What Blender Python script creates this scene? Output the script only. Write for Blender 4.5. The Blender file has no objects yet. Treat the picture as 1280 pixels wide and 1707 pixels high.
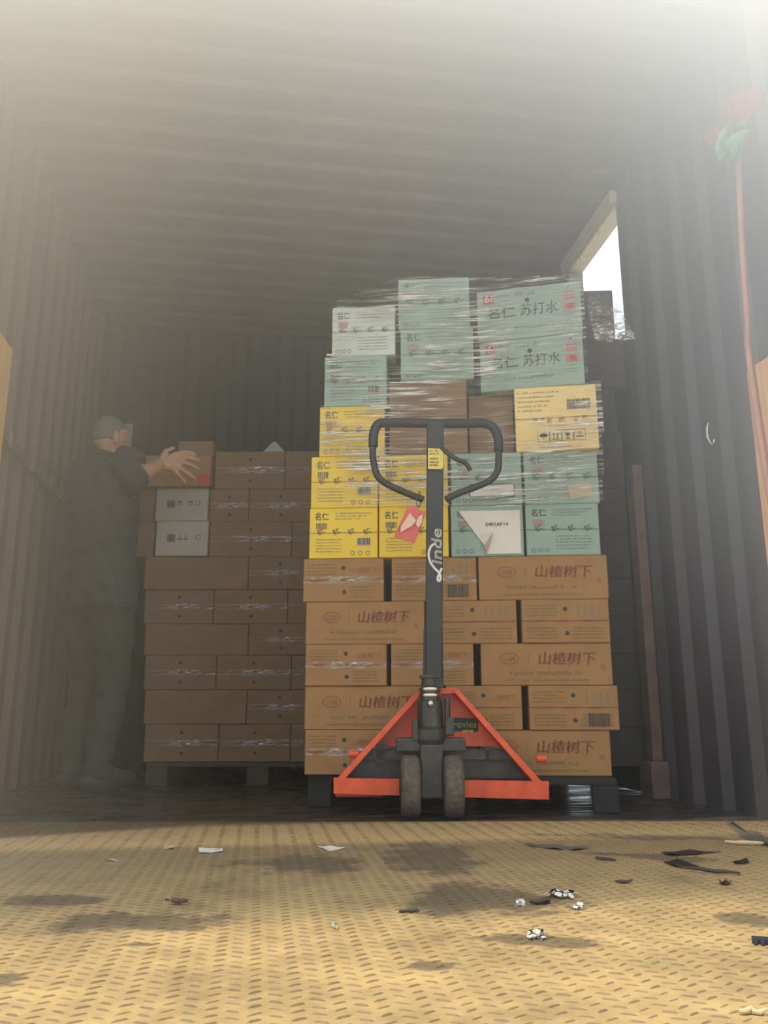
import bpy, bmesh, math, random
from mathutils import Vector, Matrix

random.seed(7)
SC = bpy.context.scene
COL = SC.collection
PI = math.pi

# ------------------------------------------------------------------ camera
F_PX = 1400.0
PITCH = math.radians(13.515)
YAW = math.radians(8.298)
CAM_Z = 0.32
cd = bpy.data.cameras.new('camera')
cam = bpy.data.objects.new('camera', cd)
COL.objects.link(cam)
cam.location = (0, 0, CAM_Z)
cam.rotation_euler = (PI / 2 + PITCH, 0, -YAW)
cd.sensor_fit = 'VERTICAL'
cd.sensor_height = 36.0
cd.lens = F_PX / 1707 * 36.0
cd.clip_start = 0.02
SC.camera = cam

# ------------------------------------------------------------------ light
SC.view_settings.view_transform = 'Standard'
SC.view_settings.look = 'None'
SC.view_settings.gamma = 1.0
SC.view_settings.use_curve_mapping = False
SC.view_settings.exposure = -0.14
SKY = 1.6
SUN = 4.4
w = bpy.data.worlds.new('world')
SC.world = w
w.use_nodes = True
bg = w.node_tree.nodes['Background']
bg.inputs[0].default_value = (0.88, 0.96, 1.06, 1)
bg.inputs[1].default_value = SKY
ld = bpy.data.lights.new('sun', 'SUN')
ld.energy = SUN
ld.angle = math.radians(2.0)
ld.color = (1.0, 0.90, 0.71)
sun = bpy.data.objects.new('sun', ld)
COL.objects.link(sun)
sun.location = (2, 0, 6)
sun.rotation_euler = Vector((0.32, 0.12, -1.0)).to_track_quat('-Z', 'Y').to_euler()
SC.cycles.volume_bounces = 6
SC.cycles.max_bounces = 8
SC.cycles.transparent_max_bounces = 16
SC.cycles.volume_step_rate = 1.0
SC.cycles.sample_clamp_indirect = 4.0


# ------------------------------------------------------------------ pixel rays -> places in the world
def ray(px, py):
    u = (px - 640) / F_PX
    v = (853.5 - py) / F_PX
    f = math.cos(PITCH) - v * math.sin(PITCH)
    up = math.sin(PITCH) + v * math.cos(PITCH)
    return Vector((u * math.cos(YAW) + f * math.sin(YAW), -u * math.sin(YAW) + f * math.cos(YAW), up)), f


O = Vector((0, 0, CAM_Z))


def at(px, py, D):
    d, f = ray(px, py)
    return O + d * (D / f)


def on_floor(px, py, z=0.0):
    d, f = ray(px, py)
    return O + d * ((z - CAM_Z) / d.z)


def on_x(px, py, X):
    d, f = ray(px, py)
    return O + d * (X / d.x)


class Frame:
    """an upright plane: origin on the floor, u along it (to the right), v away from the viewer"""
    def __init__(self, org, yaw):
        self.o = Vector((org[0], org[1], 0))
        self.yaw = yaw                       # world rotation about z
        self.u = Vector((math.cos(yaw), math.sin(yaw), 0))
        self.v = Vector((-math.sin(yaw), math.cos(yaw), 0))

    def uz(self, px, py, dv=0.0):
        d, f = ray(px, py)
        t = (dv - (O - self.o).dot(self.v)) / d.dot(self.v)
        p = O + d * t
        return (p - self.o).dot(self.u), p.z

    def p(self, u, v, z):
        return self.o + self.u * u + self.v * v + Vector((0, 0, z))


# ------------------------------------------------------------------ materials
def srgb(r, g, b):
    def c(x):
        x /= 255.0
        return x / 12.92 if x <= 0.04045 else ((x + 0.055) / 1.055) ** 2.4
    return (c(r), c(g), c(b), 1)


MATS = {}


def mat(name, col, rough=0.7, metal=0.0, noise=0.0, scale=20.0, bump=0.0, spec=0.5, stretch=(1, 1, 1)):
    if name in MATS:
        return MATS[name]
    m = bpy.data.materials.new(name)
    m.use_nodes = True
    nt = m.node_tree
    b = nt.nodes['Principled BSDF']
    b.inputs['Base Color'].default_value = (col[0], col[1], col[2], 1)
    b.inputs['Roughness'].default_value = rough
    b.inputs['Metallic'].default_value = metal
    b.inputs['Specular IOR Level'].default_value = spec
    if noise or bump:
        tc = nt.nodes.new('ShaderNodeTexCoord')
        mp = nt.nodes.new('ShaderNodeMapping')
        mp.inputs['Scale'].default_value = stretch
        n = nt.nodes.new('ShaderNodeTexNoise')
        n.inputs['Scale'].default_value = scale
        n.inputs['Detail'].default_value = 6
        nt.links.new(tc.outputs['Object'], mp.inputs[0])
        nt.links.new(mp.outputs[0], n.inputs[0])
        if noise:
            r = nt.nodes.new('ShaderNodeValToRGB')
            k0, k1 = 1 - noise, 1 + noise
            r.color_ramp.elements[0].position = 0.3
            r.color_ramp.elements[1].position = 0.7
            r.color_ramp.elements[0].color = (col[0] * k0, col[1] * k0, col[2] * k0, 1)
            r.color_ramp.elements[1].color = (min(1, col[0] * k1), min(1, col[1] * k1), min(1, col[2] * k1), 1)
            nt.links.new(n.outputs[0], r.inputs[0])
            nt.links.new(r.outputs[0], b.inputs['Base Color'])
        if bump:
            bp = nt.nodes.new('ShaderNodeBump')
            bp.inputs['Strength'].default_value = bump
            bp.inputs['Distance'].default_value = 0.01
            nt.links.new(n.outputs[0], bp.inputs['Height'])
            nt.links.new(bp.outputs[0], b.inputs['Normal'])
    MATS[name] = m
    return m


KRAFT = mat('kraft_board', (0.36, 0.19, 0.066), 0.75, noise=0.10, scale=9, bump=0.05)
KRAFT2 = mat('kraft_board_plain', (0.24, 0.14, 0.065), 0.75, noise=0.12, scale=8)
SHADED = mat('shaded_brown_board', (0.075, 0.062, 0.05), 0.8, noise=0.15, scale=6)  # board darkened so the rear cartons carry their shade in the colour
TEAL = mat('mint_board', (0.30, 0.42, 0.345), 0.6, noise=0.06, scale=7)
TEALW = mat('mint_board_glare', (0.58, 0.63, 0.54), 0.35, noise=0.06, scale=7)  # glossy mint board, lightened to paint in the film's glare
YELLOW = mat('yellow_board', (0.88, 0.60, 0.03), 0.5, noise=0.08, scale=7)
CREAM = mat('cream_board', (0.96, 0.70, 0.27), 0.7, noise=0.06, scale=7)
WHITEB = mat('white_board', (0.44, 0.40, 0.34), 0.7, noise=0.06, scale=7)
RED_INK = mat('red_ink', (0.30, 0.105, 0.055), 0.7)
GREEN_INK = mat('olive_ink', (0.17, 0.15, 0.065), 0.7)
DARK_INK = mat('dark_ink', (0.035, 0.04, 0.045), 0.7)
GREY_INK = mat('grey_ink', (0.10, 0.115, 0.125), 0.7)
FAINT = mat('faint_ink', (0.19, 0.20, 0.165), 0.7)
BADGE = mat('red_badge', (0.50, 0.035, 0.03), 0.5)
PINK = mat('pink_print', (0.50, 0.22, 0.19), 0.6)
WHITE = mat('white_paper', (0.78, 0.74, 0.64), 0.7)
TAN_LABEL = mat('tan_label', (0.50, 0.42, 0.27), 0.6)
BROWN_INK = mat('brush_ink', (0.22, 0.10, 0.03), 0.7)
TAPE = mat('tape_film', (0.42, 0.28, 0.15), 0.22, bump=0.5, scale=60, spec=0.8)
INKS = [RED_INK, GREEN_INK, DARK_INK, GREY_INK, FAINT, BADGE, PINK, WHITE, TAN_LABEL, BROWN_INK]
RI, GI, DI, YI, FI, BI, PK, WI, TI, BR = range(10)

BLACK = mat('black_enamel', (0.018, 0.0185, 0.017), 0.42, noise=0.25, scale=14)
RUBBER = mat('black_grip', (0.022, 0.022, 0.023), 0.55)
ORANGE = mat('orange_red_paint', (0.80, 0.10, 0.025), 0.38, noise=0.18, scale=25)
STEEL = mat('bright_steel', (0.60, 0.56, 0.47), 0.25, 1.0)
GREASE = mat('greasy_steel', (0.055, 0.05, 0.042), 0.35, 0.4, noise=0.3, scale=30)
TYRE = mat('worn_tyre', (0.105, 0.085, 0.062), 0.85, noise=0.35, scale=70, bump=0.3)
STICKER = mat('yellow_sticker', (0.75, 0.58, 0.12), 0.5, noise=0.1, scale=40)
PAINTW = mat('white_paint', (0.72, 0.70, 0.62), 0.5)
LIME = mat('lime_print', (0.45, 0.50, 0.07), 0.5)
PALLETM = mat('dark_green_plastic', (0.012, 0.013, 0.010), 0.8, noise=0.2, scale=10)
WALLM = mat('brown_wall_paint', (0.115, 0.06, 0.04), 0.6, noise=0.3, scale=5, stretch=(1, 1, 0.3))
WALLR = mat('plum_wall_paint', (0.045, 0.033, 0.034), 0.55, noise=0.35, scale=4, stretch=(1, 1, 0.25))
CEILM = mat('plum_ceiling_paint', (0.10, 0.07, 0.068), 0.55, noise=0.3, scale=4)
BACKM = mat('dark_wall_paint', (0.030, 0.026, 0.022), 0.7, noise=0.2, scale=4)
FRAMEM = mat('cream_frame_paint', (0.62, 0.55, 0.40), 0.5, noise=0.15, scale=12)
WOODY = mat('yellow_wood', (0.58, 0.33, 0.08), 0.65, noise=0.22, scale=6, stretch=(8, 8, 0.6), bump=0.1)
WOODO = mat('orange_wood', (0.52, 0.28, 0.12), 0.65, noise=0.25, scale=6, stretch=(8, 8, 0.6), bump=0.1)
SKIN = mat('tan_skin', (0.50, 0.27, 0.15), 0.55, noise=0.12, scale=30)  # one even tan skin tone
SHIRT = mat('dark_grey_cloth', (0.030, 0.033, 0.032), 0.85, noise=0.2, scale=10)
TROUSER = mat('dark_trouser_cloth', (0.035, 0.035, 0.03), 0.9, noise=0.2, scale=10)
HAIR = mat('grey_hair', (0.13, 0.12, 0.095), 0.7, noise=0.35, scale=90)
SHOE = mat('dark_shoe', (0.03, 0.027, 0.024), 0.6)


def film_material(name, lo, hi, scale, stretch, rot):
    m = bpy.data.materials.new(name)
    m.use_nodes = True
    nt = m.node_tree
    for n in list(nt.nodes):
        nt.nodes.remove(n)
    out = nt.nodes.new('ShaderNodeOutputMaterial')
    mix = nt.nodes.new('ShaderNodeMixShader')
    tr = nt.nodes.new('ShaderNodeBsdfTransparent')
    gl = nt.nodes.new('ShaderNodeBsdfPrincipled')
    gl.inputs['Base Color'].default_value = (0.85, 0.84, 0.76, 1)
    gl.inputs['Metallic'].default_value = 0.75
    gl.inputs['Roughness'].default_value = 0.25
    tc = nt.nodes.new('ShaderNodeTexCoord')
    mp = nt.nodes.new('ShaderNodeMapping')
    mp.inputs['Rotation'].default_value = (0, rot, 0)
    mp.inputs['Scale'].default_value = stretch
    n1 = nt.nodes.new('ShaderNodeTexNoise')
    n1.inputs['Scale'].default_value = scale
    n1.inputs['Detail'].default_value = 5
    n1.inputs['Distortion'].default_value = 0.4
    n2 = nt.nodes.new('ShaderNodeTexNoise')
    n2.inputs['Scale'].default_value = 5.0
    rp = nt.nodes.new('ShaderNodeMapRange')
    rp.inputs['From Min'].default_value = lo
    rp.inputs['From Max'].default_value = hi
    rp.inputs['To Min'].default_value = 0.05
    rp.inputs['To Max'].default_value = 1.0
    rq = nt.nodes.new('ShaderNodeMapRange')
    rq.inputs['From Min'].default_value = 0.42
    rq.inputs['From Max'].default_value = 0.58
    rq.inputs['To Min'].default_value = 0.18
    rq.inputs['To Max'].default_value = 1.0
    mul = nt.nodes.new('ShaderNodeMath')
    mul.operation = 'MULTIPLY'
    bp = nt.nodes.new('ShaderNodeBump')
    bp.inputs['Strength'].default_value = 0.9
    bp.inputs['Distance'].default_value = 0.02
    L = nt.links.new
    L(tc.outputs['Object'], mp.inputs[0])
    L(mp.outputs[0], n1.inputs[0])
    L(tc.outputs['Object'], n2.inputs[0])
    L(n1.outputs[0], rp.inputs[0])
    L(n2.outputs[0], rq.inputs[0])
    L(rp.outputs[0], mul.inputs[0])
    L(rq.outputs[0], mul.inputs[1])
    L(mul.outputs[0], mix.inputs[0])
    L(n1.outputs[0], bp.inputs['Height'])
    L(bp.outputs[0], gl.inputs['Normal'])
    L(tr.outputs[0], mix.inputs[1])
    L(gl.outputs[0], mix.inputs[2])
    L(mix.outputs[0], out.inputs[0])
    return m


FILM = film_material('stretch_film', 0.48, 0.60, 24, (0.22, 1, 6.0), 0.16)
CLEAR = film_material('clear_plastic', 0.38, 0.58, 30, (1, 1, 3), 0.5)
MATS['stretch_film'] = FILM


# ------------------------------------------------------------------ mesh helpers
def tag(o, label=None, cat=None, group=None, kind=None):
    if label:
        o['label'] = label
    if cat:
        o['category'] = cat
    if group:
        o['group'] = group
    if kind:
        o['kind'] = kind
    return o


def obj(name, bm, mats, parent=None, smooth=False, M=None):
    me = bpy.data.meshes.new(name)
    bm.normal_update()
    bm.to_mesh(me)
    bm.free()
    for m in (mats if isinstance(mats, (list, tuple)) else [mats]):
        me.materials.append(m)
    if smooth:
        me.polygons.foreach_set('use_smooth', [True] * len(me.polygons))
    o = bpy.data.objects.new(name, me)
    COL.objects.link(o)
    if parent:
        o.parent = parent
    if M is not None:
        o.matrix_basis = M
    return o


def thing(name, label, cat, loc=(0, 0, 0), rz=0.0, group=None):
    o = bpy.data.objects.new(name, None)
    COL.objects.link(o)
    o.empty_display_size = 0.1
    o.location = loc
    o.rotation_euler = (0, 0, rz)
    return tag(o, label, cat, group)


def box(bm, x0, x1, y0, y1, z0, z1, bevel=0.0, mi=0):
    vs = [bm.verts.new((x, y, z)) for z in (z0, z1) for y in (y0, y1) for x in (x0, x1)]
    idx = [(0, 2, 3, 1), (4, 5, 7, 6), (0, 1, 5, 4), (2, 6, 7, 3), (0, 4, 6, 2), (1, 3, 7, 5)]
    fs = [bm.faces.new([vs[i] for i in f]) for f in idx]
    for f in fs:
        f.material_index = mi
    if bevel:
        es = list({e for f in fs for e in f.edges})
        bmesh.ops.bevel(bm, geom=es, offset=bevel, segments=2, affect='EDGES', profile=0.6)
    return vs


def prism(bm, pts, off, mi=0):
    """closed prism: polygon pts (Vectors) extruded by off"""
    a = [bm.verts.new(p) for p in pts]
    b = [bm.verts.new(Vector(p) + Vector(off)) for p in pts]
    n = len(pts)
    fs = [bm.faces.new(a), bm.faces.new(b[::-1])]
    for i in range(n):
        fs.append(bm.faces.new((a[i], b[i], b[(i + 1) % n], a[(i + 1) % n])))
    for f in fs:
        f.material_index = mi
    bmesh.ops.recalc_face_normals(bm, faces=fs)
    return fs


def cyl(bm, p0, p1, r0, r1=None, seg=24, mi=0):
    r1 = r0 if r1 is None else r1
    p0, p1 = Vector(p0), Vector(p1)
    q = (p1 - p0).to_track_quat('Z', 'Y').to_matrix()
    ra, rb = [], []
    for i in range(seg):
        a = 2 * PI * i / seg
        c = Vector((math.cos(a), math.sin(a), 0))
        ra.append(bm.verts.new(p0 + q @ (c * r0)))
        rb.append(bm.verts.new(p1 + q @ (c * r1)))
    fs = [bm.faces.new(ra[::-1]), bm.faces.new(rb)]
    for i in range(seg):
        fs.append(bm.faces.new((ra[i], ra[(i + 1) % seg], rb[(i + 1) % seg], rb[i])))
    for f in fs:
        f.material_index = mi


def lathe(bm, prof, axis_o, axis, seg=28, mi=0):
    q = Vector(axis).to_track_quat('Z', 'Y').to_matrix()
    rings = []
    for r, h in prof:
        rings.append([bm.verts.new(Vector(axis_o) + q @ Vector((r * math.cos(2 * PI * i / seg), r * math.sin(2 * PI * i / seg), h))) for i in range(seg)])
    for a, b in zip(rings, rings[1:]):
        for i in range(seg):
            f = bm.faces.new((a[i], a[(i + 1) % seg], b[(i + 1) % seg], b[i]))
            f.material_index = mi
    bm.faces.new(rings[0][::-1]).material_index = mi
    bm.faces.new(rings[-1]).material_index = mi


def smooth_path(pts, n=6):
    pts = [Vector(p) for p in pts]
    out = []
    for i in range(len(pts) - 1):
        p0 = pts[max(0, i - 1)]
        p1, p2 = pts[i], pts[i + 1]
        p3 = pts[min(len(pts) - 1, i + 2)]
        for k in range(n):
            t = k / n
            out.append(0.5 * ((2 * p1) + (p2 - p0) * t + (2 * p0 - 5 * p1 + 4 * p2 - p3) * t * t + (3 * p1 - p0 - 3 * p2 + p3) * t ** 3))
    out.append(pts[-1])
    return out


def tube(bm, pts, r, seg=12, closed=False, mi=0, flat=1.0):
    """sweep a round section along pts; r a number or list"""
    pts = [Vector(p) for p in pts]
    n = len(pts)
    rs = r if isinstance(r, (list, tuple)) else [r] * n
    rings = []
    ref = None
    for i, p in enumerate(pts):
        a = pts[(i - 1) % n] if (closed or i > 0) else p
        b = pts[(i + 1) % n] if (closed or i < n - 1) else p
        t = (b - a).normalized()
        if ref is None:
            ref = Vector((0, 1, 0)) if abs(t.y) < 0.9 else Vector((1, 0, 0))
        x = (ref - t * ref.dot(t)).normalized()
        y = t.cross(x)
        ref = x
        rings.append([bm.verts.new(p + (x * math.cos(2 * PI * k / seg) * flat + y * math.sin(2 * PI * k / seg)) * rs[i]) for k in range(seg)])
    rng = range(n) if closed else range(n - 1)
    for i in rng:
        a, b = rings[i], rings[(i + 1) % n]
        for k in range(seg):
            bm.faces.new((a[k], a[(k + 1) % seg], b[(k + 1) % seg], b[k])).material_index = mi
    if not closed:
        bm.faces.new(rings[0][::-1]).material_index = mi
        bm.faces.new(rings[-1]).material_index = mi


# ---- lettering: a text is turned into a mesh once, then copied into the print of each thing
TXT = {}


def text_mesh(s):
    if s in TXT:
        return TXT[s]
    c = bpy.data.curves.new('lettering', 'FONT')
    c.body = s
    c.resolution_u = 2
    o = bpy.data.objects.new('lettering', c)
    COL.objects.link(o)
    bpy.context.view_layer.update()
    me = bpy.data.meshes.new_from_object(o.evaluated_get(bpy.context.evaluated_depsgraph_get()))
    vs = [tuple(v.co) for v in me.vertices]
    fs = [tuple(p.vertices) for p in me.polygons]
    bpy.data.objects.remove(o)
    bpy.data.curves.remove(c)
    bpy.data.meshes.remove(me)
    xs = [v[0] for v in vs] or [0, 1]
    ys = [v[1] for v in vs] or [0, 1]
    TXT[s] = (vs, fs, min(xs), max(xs), min(ys), max(ys))
    return TXT[s]


def text(bm, s, x, z, h, w=None, mi=0, y=-0.0012, shear=0.0, rot=0.0, anchor='l', bold=0.0):
    """lettering of height h with its lower left at (x, z) in the face's own plane"""
    vs, fs, x0, x1, y0, y1 = text_mesh(s)
    sc = h / max(1e-6, y1 - y0)
    sx = sc if w is None else w / max(1e-6, x1 - x0)
    W = (x1 - x0) * sx
    ox = {'l': 0, 'c': -W / 2, 'r': -W}[anchor]
    c, sn = math.cos(rot), math.sin(rot)
    for dx, dy in ([(0, 0)] if not bold else [(0, 0), (bold, 0), (0, bold), (bold, bold)]):
        nv = []
        for v in vs:
            a = (v[0] - x0) * sx + ox + dx
            b = (v[1] - y0) * sc + dy
            a += b * shear
            nv.append(bm.verts.new((x + a * c - b * sn, y - dx * 0.01, z + a * sn + b * c)))
        for f in fs:
            try:
                bm.faces.new([nv[i] for i in f]).material_index = mi
            except ValueError:
                pass


def rect(bm, x0, x1, z0, z1, mi=0, y=-0.0012):
    v = [bm.verts.new(p) for p in ((x0, y, z0), (x1, y, z0), (x1, y, z1), (x0, y, z1))]
    bm.faces.new(v).material_index = mi


def disc(bm, x, z, rx, rz=None, mi=0, y=-0.0013, seg=18):
    rz = rx if rz is None else rz
    v = [bm.verts.new((x + rx * math.cos(2 * PI * i / seg), y, z + rz * math.sin(2 * PI * i / seg))) for i in range(seg)]
    bm.faces.new(v).material_index = mi


def ring(bm, x, z, rx, rz, t, mi=0, y=-0.0013, seg=24):
    a = [bm.verts.new((x + rx * math.cos(2 * PI * i / seg), y, z + rz * math.sin(2 * PI * i / seg))) for i in range(seg)]
    b = [bm.verts.new((x + (rx - t) * math.cos(2 * PI * i / seg), y, z + (rz - t) * math.sin(2 * PI * i / seg))) for i in range(seg)]
    for i in range(seg):
        bm.faces.new((a[i], a[(i + 1) % seg], b[(i + 1) % seg], b[i])).material_index = mi


def microtext(bm, x0, x1, z, h, mi=0, rng=random, cell=None):
    """a row of marks too small to read"""
    cell = cell or h * 1.05
    x = x0
    while x < x1 - cell:
        if rng.random() < 0.9:
            k = rng.choice((0, 1, 2))
            w_ = cell * 0.8
            if k == 0:
                rect(bm, x, x + w_, z, z + h * 0.28, mi)
                rect(bm, x + w_ * 0.4, x + w_ * 0.6, z + h * 0.28, z + h, mi)
            elif k == 1:
                rect(bm, x, x + w_, z + h * 0.7, z + h, mi)
                rect(bm, x, x + w_ * 0.25, z, z + h * 0.7, mi)
                rect(bm, x + w_ * 0.7, x + w_ * 0.95, z, z + h * 0.7, mi)
            else:
                rect(bm, x, x + w_, z + h * 0.4, z + h * 0.65, mi)
                rect(bm, x + w_ * 0.1, x + w_ * 0.4, z, z + h, mi)
        x += cell


def barcode(bm, x0, x1, z0, z1, mi=DI, rng=random):
    x = x0
    while x < x1:
        w_ = rng.choice((0.0012, 0.002, 0.003))
        rect(bm, x, min(x1, x + w_), z0, z1, mi, y=-0.0016)
        x += w_ + rng.choice((0.0014, 0.0022))


# ------------------------------------------------------------------ the setting: a truck box
XL, XR = -1.05, 1.58
YF, YB = 2.30, 5.25
H = 2.77


def corrugated(bm, a0, a1, period, depth, thick, place):
    """trapezoid sheet along a; place(a, d, end) -> the two end points of the line at a, d"""
    prof = []
    a = a0
    while a < a1 - 1e-6:
        for fr, d in ((0, 0), (0.36, 0), (0.5, depth), (0.86, depth)):
            x = a + fr * period
            if x < a1:
                prof.append((x, d))
        a += period
    prof.append((a1, prof[-1][1]))
    loop = prof + [(a1, thick + depth), (a0, thick + depth)]
    r0 = [bm.verts.new(place(a, d, 0)) for a, d in loop]
    r1 = [bm.verts.new(place(a, d, 1)) for a, d in loop]
    n = len(loop)
    for i in range(n):
        bm.faces.new((r0[i], r0[(i + 1) % n], r1[(i + 1) % n], r1[i]))
    bm.faces.new(r0[::-1])
    bm.faces.new(r1)
    bmesh.ops.recalc_face_normals(bm, faces=bm.faces[:])


bm = bmesh.new()
corrugated(bm, YF, YB, 0.20, 0.042, 0.04, lambda a, d, e: (XL - d, a, (H + 0.09) * e))
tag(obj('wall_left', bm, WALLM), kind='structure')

DOOR0, DOOR1, DTOP = 3.30, 3.90, 2.66
bm = bmesh.new()
corrugated(bm, 2.02, DOOR0, 0.20, 0.03, 0.04, lambda a, d, e: (XR + d, a, (H + 0.09) * e))
corrugated(bm, DOOR1, 4.50, 0.20, 0.03, 0.04, lambda a, d, e: (XR + d, a, 0.10 + (H - 0.01) * e))   # raised sill: daylight under the sheet
corrugated(bm, 4.50, YB, 0.20, 0.03, 0.04, lambda a, d, e: (XR + d, a, (H + 0.09) * e))
box(bm, XR, XR + 0.07, DOOR0, DOOR1, DTOP, H + 0.09)
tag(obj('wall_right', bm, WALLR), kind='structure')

bm = bmesh.new()
corrugated(bm, XL - 0.08, XR + 0.08, 0.20, 0.03, 0.04, lambda a, d, e: (a, YB + d, (H + 0.09) * e))
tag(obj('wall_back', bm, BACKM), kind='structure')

bm = bmesh.new()
corrugated(bm, YF, YB + 0.12, 0.16, 0.02, 0.04, lambda a, d, e: ((XL - 0.14) * (1 - e) + (XR + 0.10) * e, a, H + d))
tag(obj('ceiling', bm, CEILM), kind='structure')

# door frame of the side opening
bm = bmesh.new()
box(bm, XR - 0.035, XR - 0.001, DOOR0 - 0.02, DOOR1 + 0.05, DTOP - 0.02, DTOP + 0.045, 0.006)
box(bm, XR - 0.018, XR + 0.06, DOOR0 + 0.002, DOOR1 - 0.002, DTOP - 0.045, DTOP - 0.021, 0.004)
for yy in (DOOR0 + 0.18, DOOR0 + 0.42):
    cyl(bm, (XR - 0.01, yy, DTOP - 0.043), (XR - 0.01, yy, DTOP - 0.075), 0.006, seg=10)
tag(obj('trim_1', bm, FRAMEM), kind='structure')
bm = bmesh.new()
box(bm, XR - 0.03, XR + 0.05, DOOR1 - 0.045, DOOR1 + 0.0, 0.004, DTOP - 0.066, 0.005)
box(bm, XR - 0.03, XR - 0.001, DOOR1 + 0.001, DOOR1 + 0.05, 0.004, DTOP - 0.03, 0.005)
tag(obj('trim_2', bm, mat('grey_jamb_paint', (0.22, 0.21, 0.18), 0.5)), kind='structure')
bm = bmesh.new()
box(bm, XR - 0.045, XR - 0.001, DOOR0 - 0.07, DOOR0 + 0.0, 0.14, 1.35, 0.006)
box(bm, XR - 0.075, XR - 0.001, DOOR0 - 0.11, DOOR0 + 0.0, 0.002, 0.14, 0.006)
tag(obj('trim_3', bm, mat('rust_jamb_paint', (0.20, 0.12, 0.095), 0.6, noise=0.25, scale=9)), kind='structure')

bm = bmesh.new()
box(bm, XR + 0.012, XR + 0.05, DOOR0 + 0.002, DOOR1 - 0.046, 0.004, 2.0, 0.004)
for k in range(4):
    box(bm, XR + 0.002, XR + 0.0118, DOOR0 + 0.02, DOOR1 - 0.06, 0.22 + 0.42 * k, 0.26 + 0.42 * k, 0.003)
tag(obj('door_1', bm, WALLR), kind='structure')

# rub rail along the left wall with its hooks
bm = bmesh.new()
box(bm, XL, XL + 0.022, YF + 0.3, YB - 0.4, 1.375, 1.415, 0.004)
y = YF + 0.42
while y < YB - 0.5:
    box(bm, XL + 0.0222, XL + 0.034, y, y + 0.03, 1.36, 1.43, 0.003)
    y += 0.34
tag(obj('trim_4', bm, mat('rail_paint', (0.16, 0.10, 0.07), 0.5, noise=0.2)), kind='structure')

# truck floor: dark, worn, damp steel
m = bpy.data.materials.new('damp_floor')
m.use_nodes = True
nt = m.node_tree
b = nt.nodes['Principled BSDF']
tc = nt.nodes.new('ShaderNodeTexCoord')
mp = nt.nodes.new('ShaderNodeMapping')
mp.inputs['Scale'].default_value = (1.2, 9, 1)
n = nt.nodes.new('ShaderNodeTexNoise')
n.inputs['Scale'].default_value = 3
n.inputs['Detail'].default_value = 7
r = nt.nodes.new('ShaderNodeValToRGB')
r.color_ramp.elements[0].position = 0.35
r.color_ramp.elements[0].color = (0.022, 0.017, 0.012, 1)
r.color_ramp.elements[1].position = 0.75
r.color_ramp.elements[1].color = (0.085, 0.066, 0.045, 1)
q = nt.nodes.new('ShaderNodeMapRange')
q.inputs['To Min'].default_value = 0.12
q.inputs['To Max'].default_value = 0.6
q.inputs['From Min'].default_value = 0.35
q.inputs['From Max'].default_value = 0.65
bp = nt.nodes.new('ShaderNodeBump')
bp.inputs['Strength'].default_value = 0.25
bp.inputs['Distance'].default_value = 0.01
nt.links.new(tc.outputs['Object'], mp.inputs[0])
nt.links.new(mp.outputs[0], n.inputs[0])
nt.links.new(n.outputs[0], r.inputs[0])
nt.links.new(r.outputs[0], b.inputs['Base Color'])
nt.links.new(n.outputs[0], q.inputs[0])
nt.links.new(q.outputs[0], b.inputs['Roughness'])
nt.links.new(n.outputs[0], bp.inputs['Height'])
nt.links.new(bp.outputs[0], b.inputs['Normal'])
bm = bmesh.new()
box(bm, XL - 0.08, XR + 0.08, YF - 0.1, YB + 0.07, -0.12, 0.0)
tag(obj('floor', bm, m), kind='structure')

# ---- the tread plate in front (raised lozenges on a dusty steel sheet)
PT = 0.004


def plate_edge(x):
    return 2.655 - 0.135 * (x - 0.39)


def stains(nt, coord, spots):
    """sum of soft-edged ellipses: wear and spill marks with a place of their own"""
    acc = None
    nz = nt.nodes.new('ShaderNodeTexNoise')
    nz.inputs['Scale'].default_value = 9
    nz.inputs['Detail'].default_value = 9
    nz.inputs['Roughness'].default_value = 0.7
    nt.links.new(coord, nz.inputs[0])
    for (x, y, rx, ry, rot) in spots:
        mp = nt.nodes.new('ShaderNodeMapping')
        mp.vector_type = 'TEXTURE'
        mp.inputs['Location'].default_value = (x, y, 0)
        mp.inputs['Rotation'].default_value = (0, 0, rot)
        mp.inputs['Scale'].default_value = (rx, ry, 1)
        nt.links.new(coord, mp.inputs[0])
        ln = nt.nodes.new('ShaderNodeVectorMath')
        ln.operation = 'LENGTH'
        sp = nt.nodes.new('ShaderNodeVectorMath')
        sp.operation = 'MULTIPLY'
        sp.inputs[1].default_value = (1, 1, 0)
        nt.links.new(mp.outputs[0], sp.inputs[0])
        nt.links.new(sp.outputs[0], ln.inputs[0])
        ad = nt.nodes.new('ShaderNodeMath')
        ad.operation = 'MULTIPLY_ADD'
        ad.inputs[1].default_value = 3.2
        nt.links.new(nz.outputs[0], ad.inputs[0])
        nt.links.new(ln.outputs['Value'], ad.inputs[2])
        mr = nt.nodes.new('ShaderNodeMapRange')
        mr.interpolation_type = 'SMOOTHSTEP'
        mr.inputs['From Min'].default_value = 2.75
        mr.inputs['From Max'].default_value = 2.25
        nt.links.new(ad.outputs[0], mr.inputs[0])
        if acc is None:
            acc = mr.outputs[0]
        else:
            mx = nt.nodes.new('ShaderNodeMath')
            mx.operation = 'MAXIMUM'
            nt.links.new(acc, mx.inputs[0])
            nt.links.new(mr.outputs[0], mx.inputs[1])
            acc = mx.outputs[0]
    return acc


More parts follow.
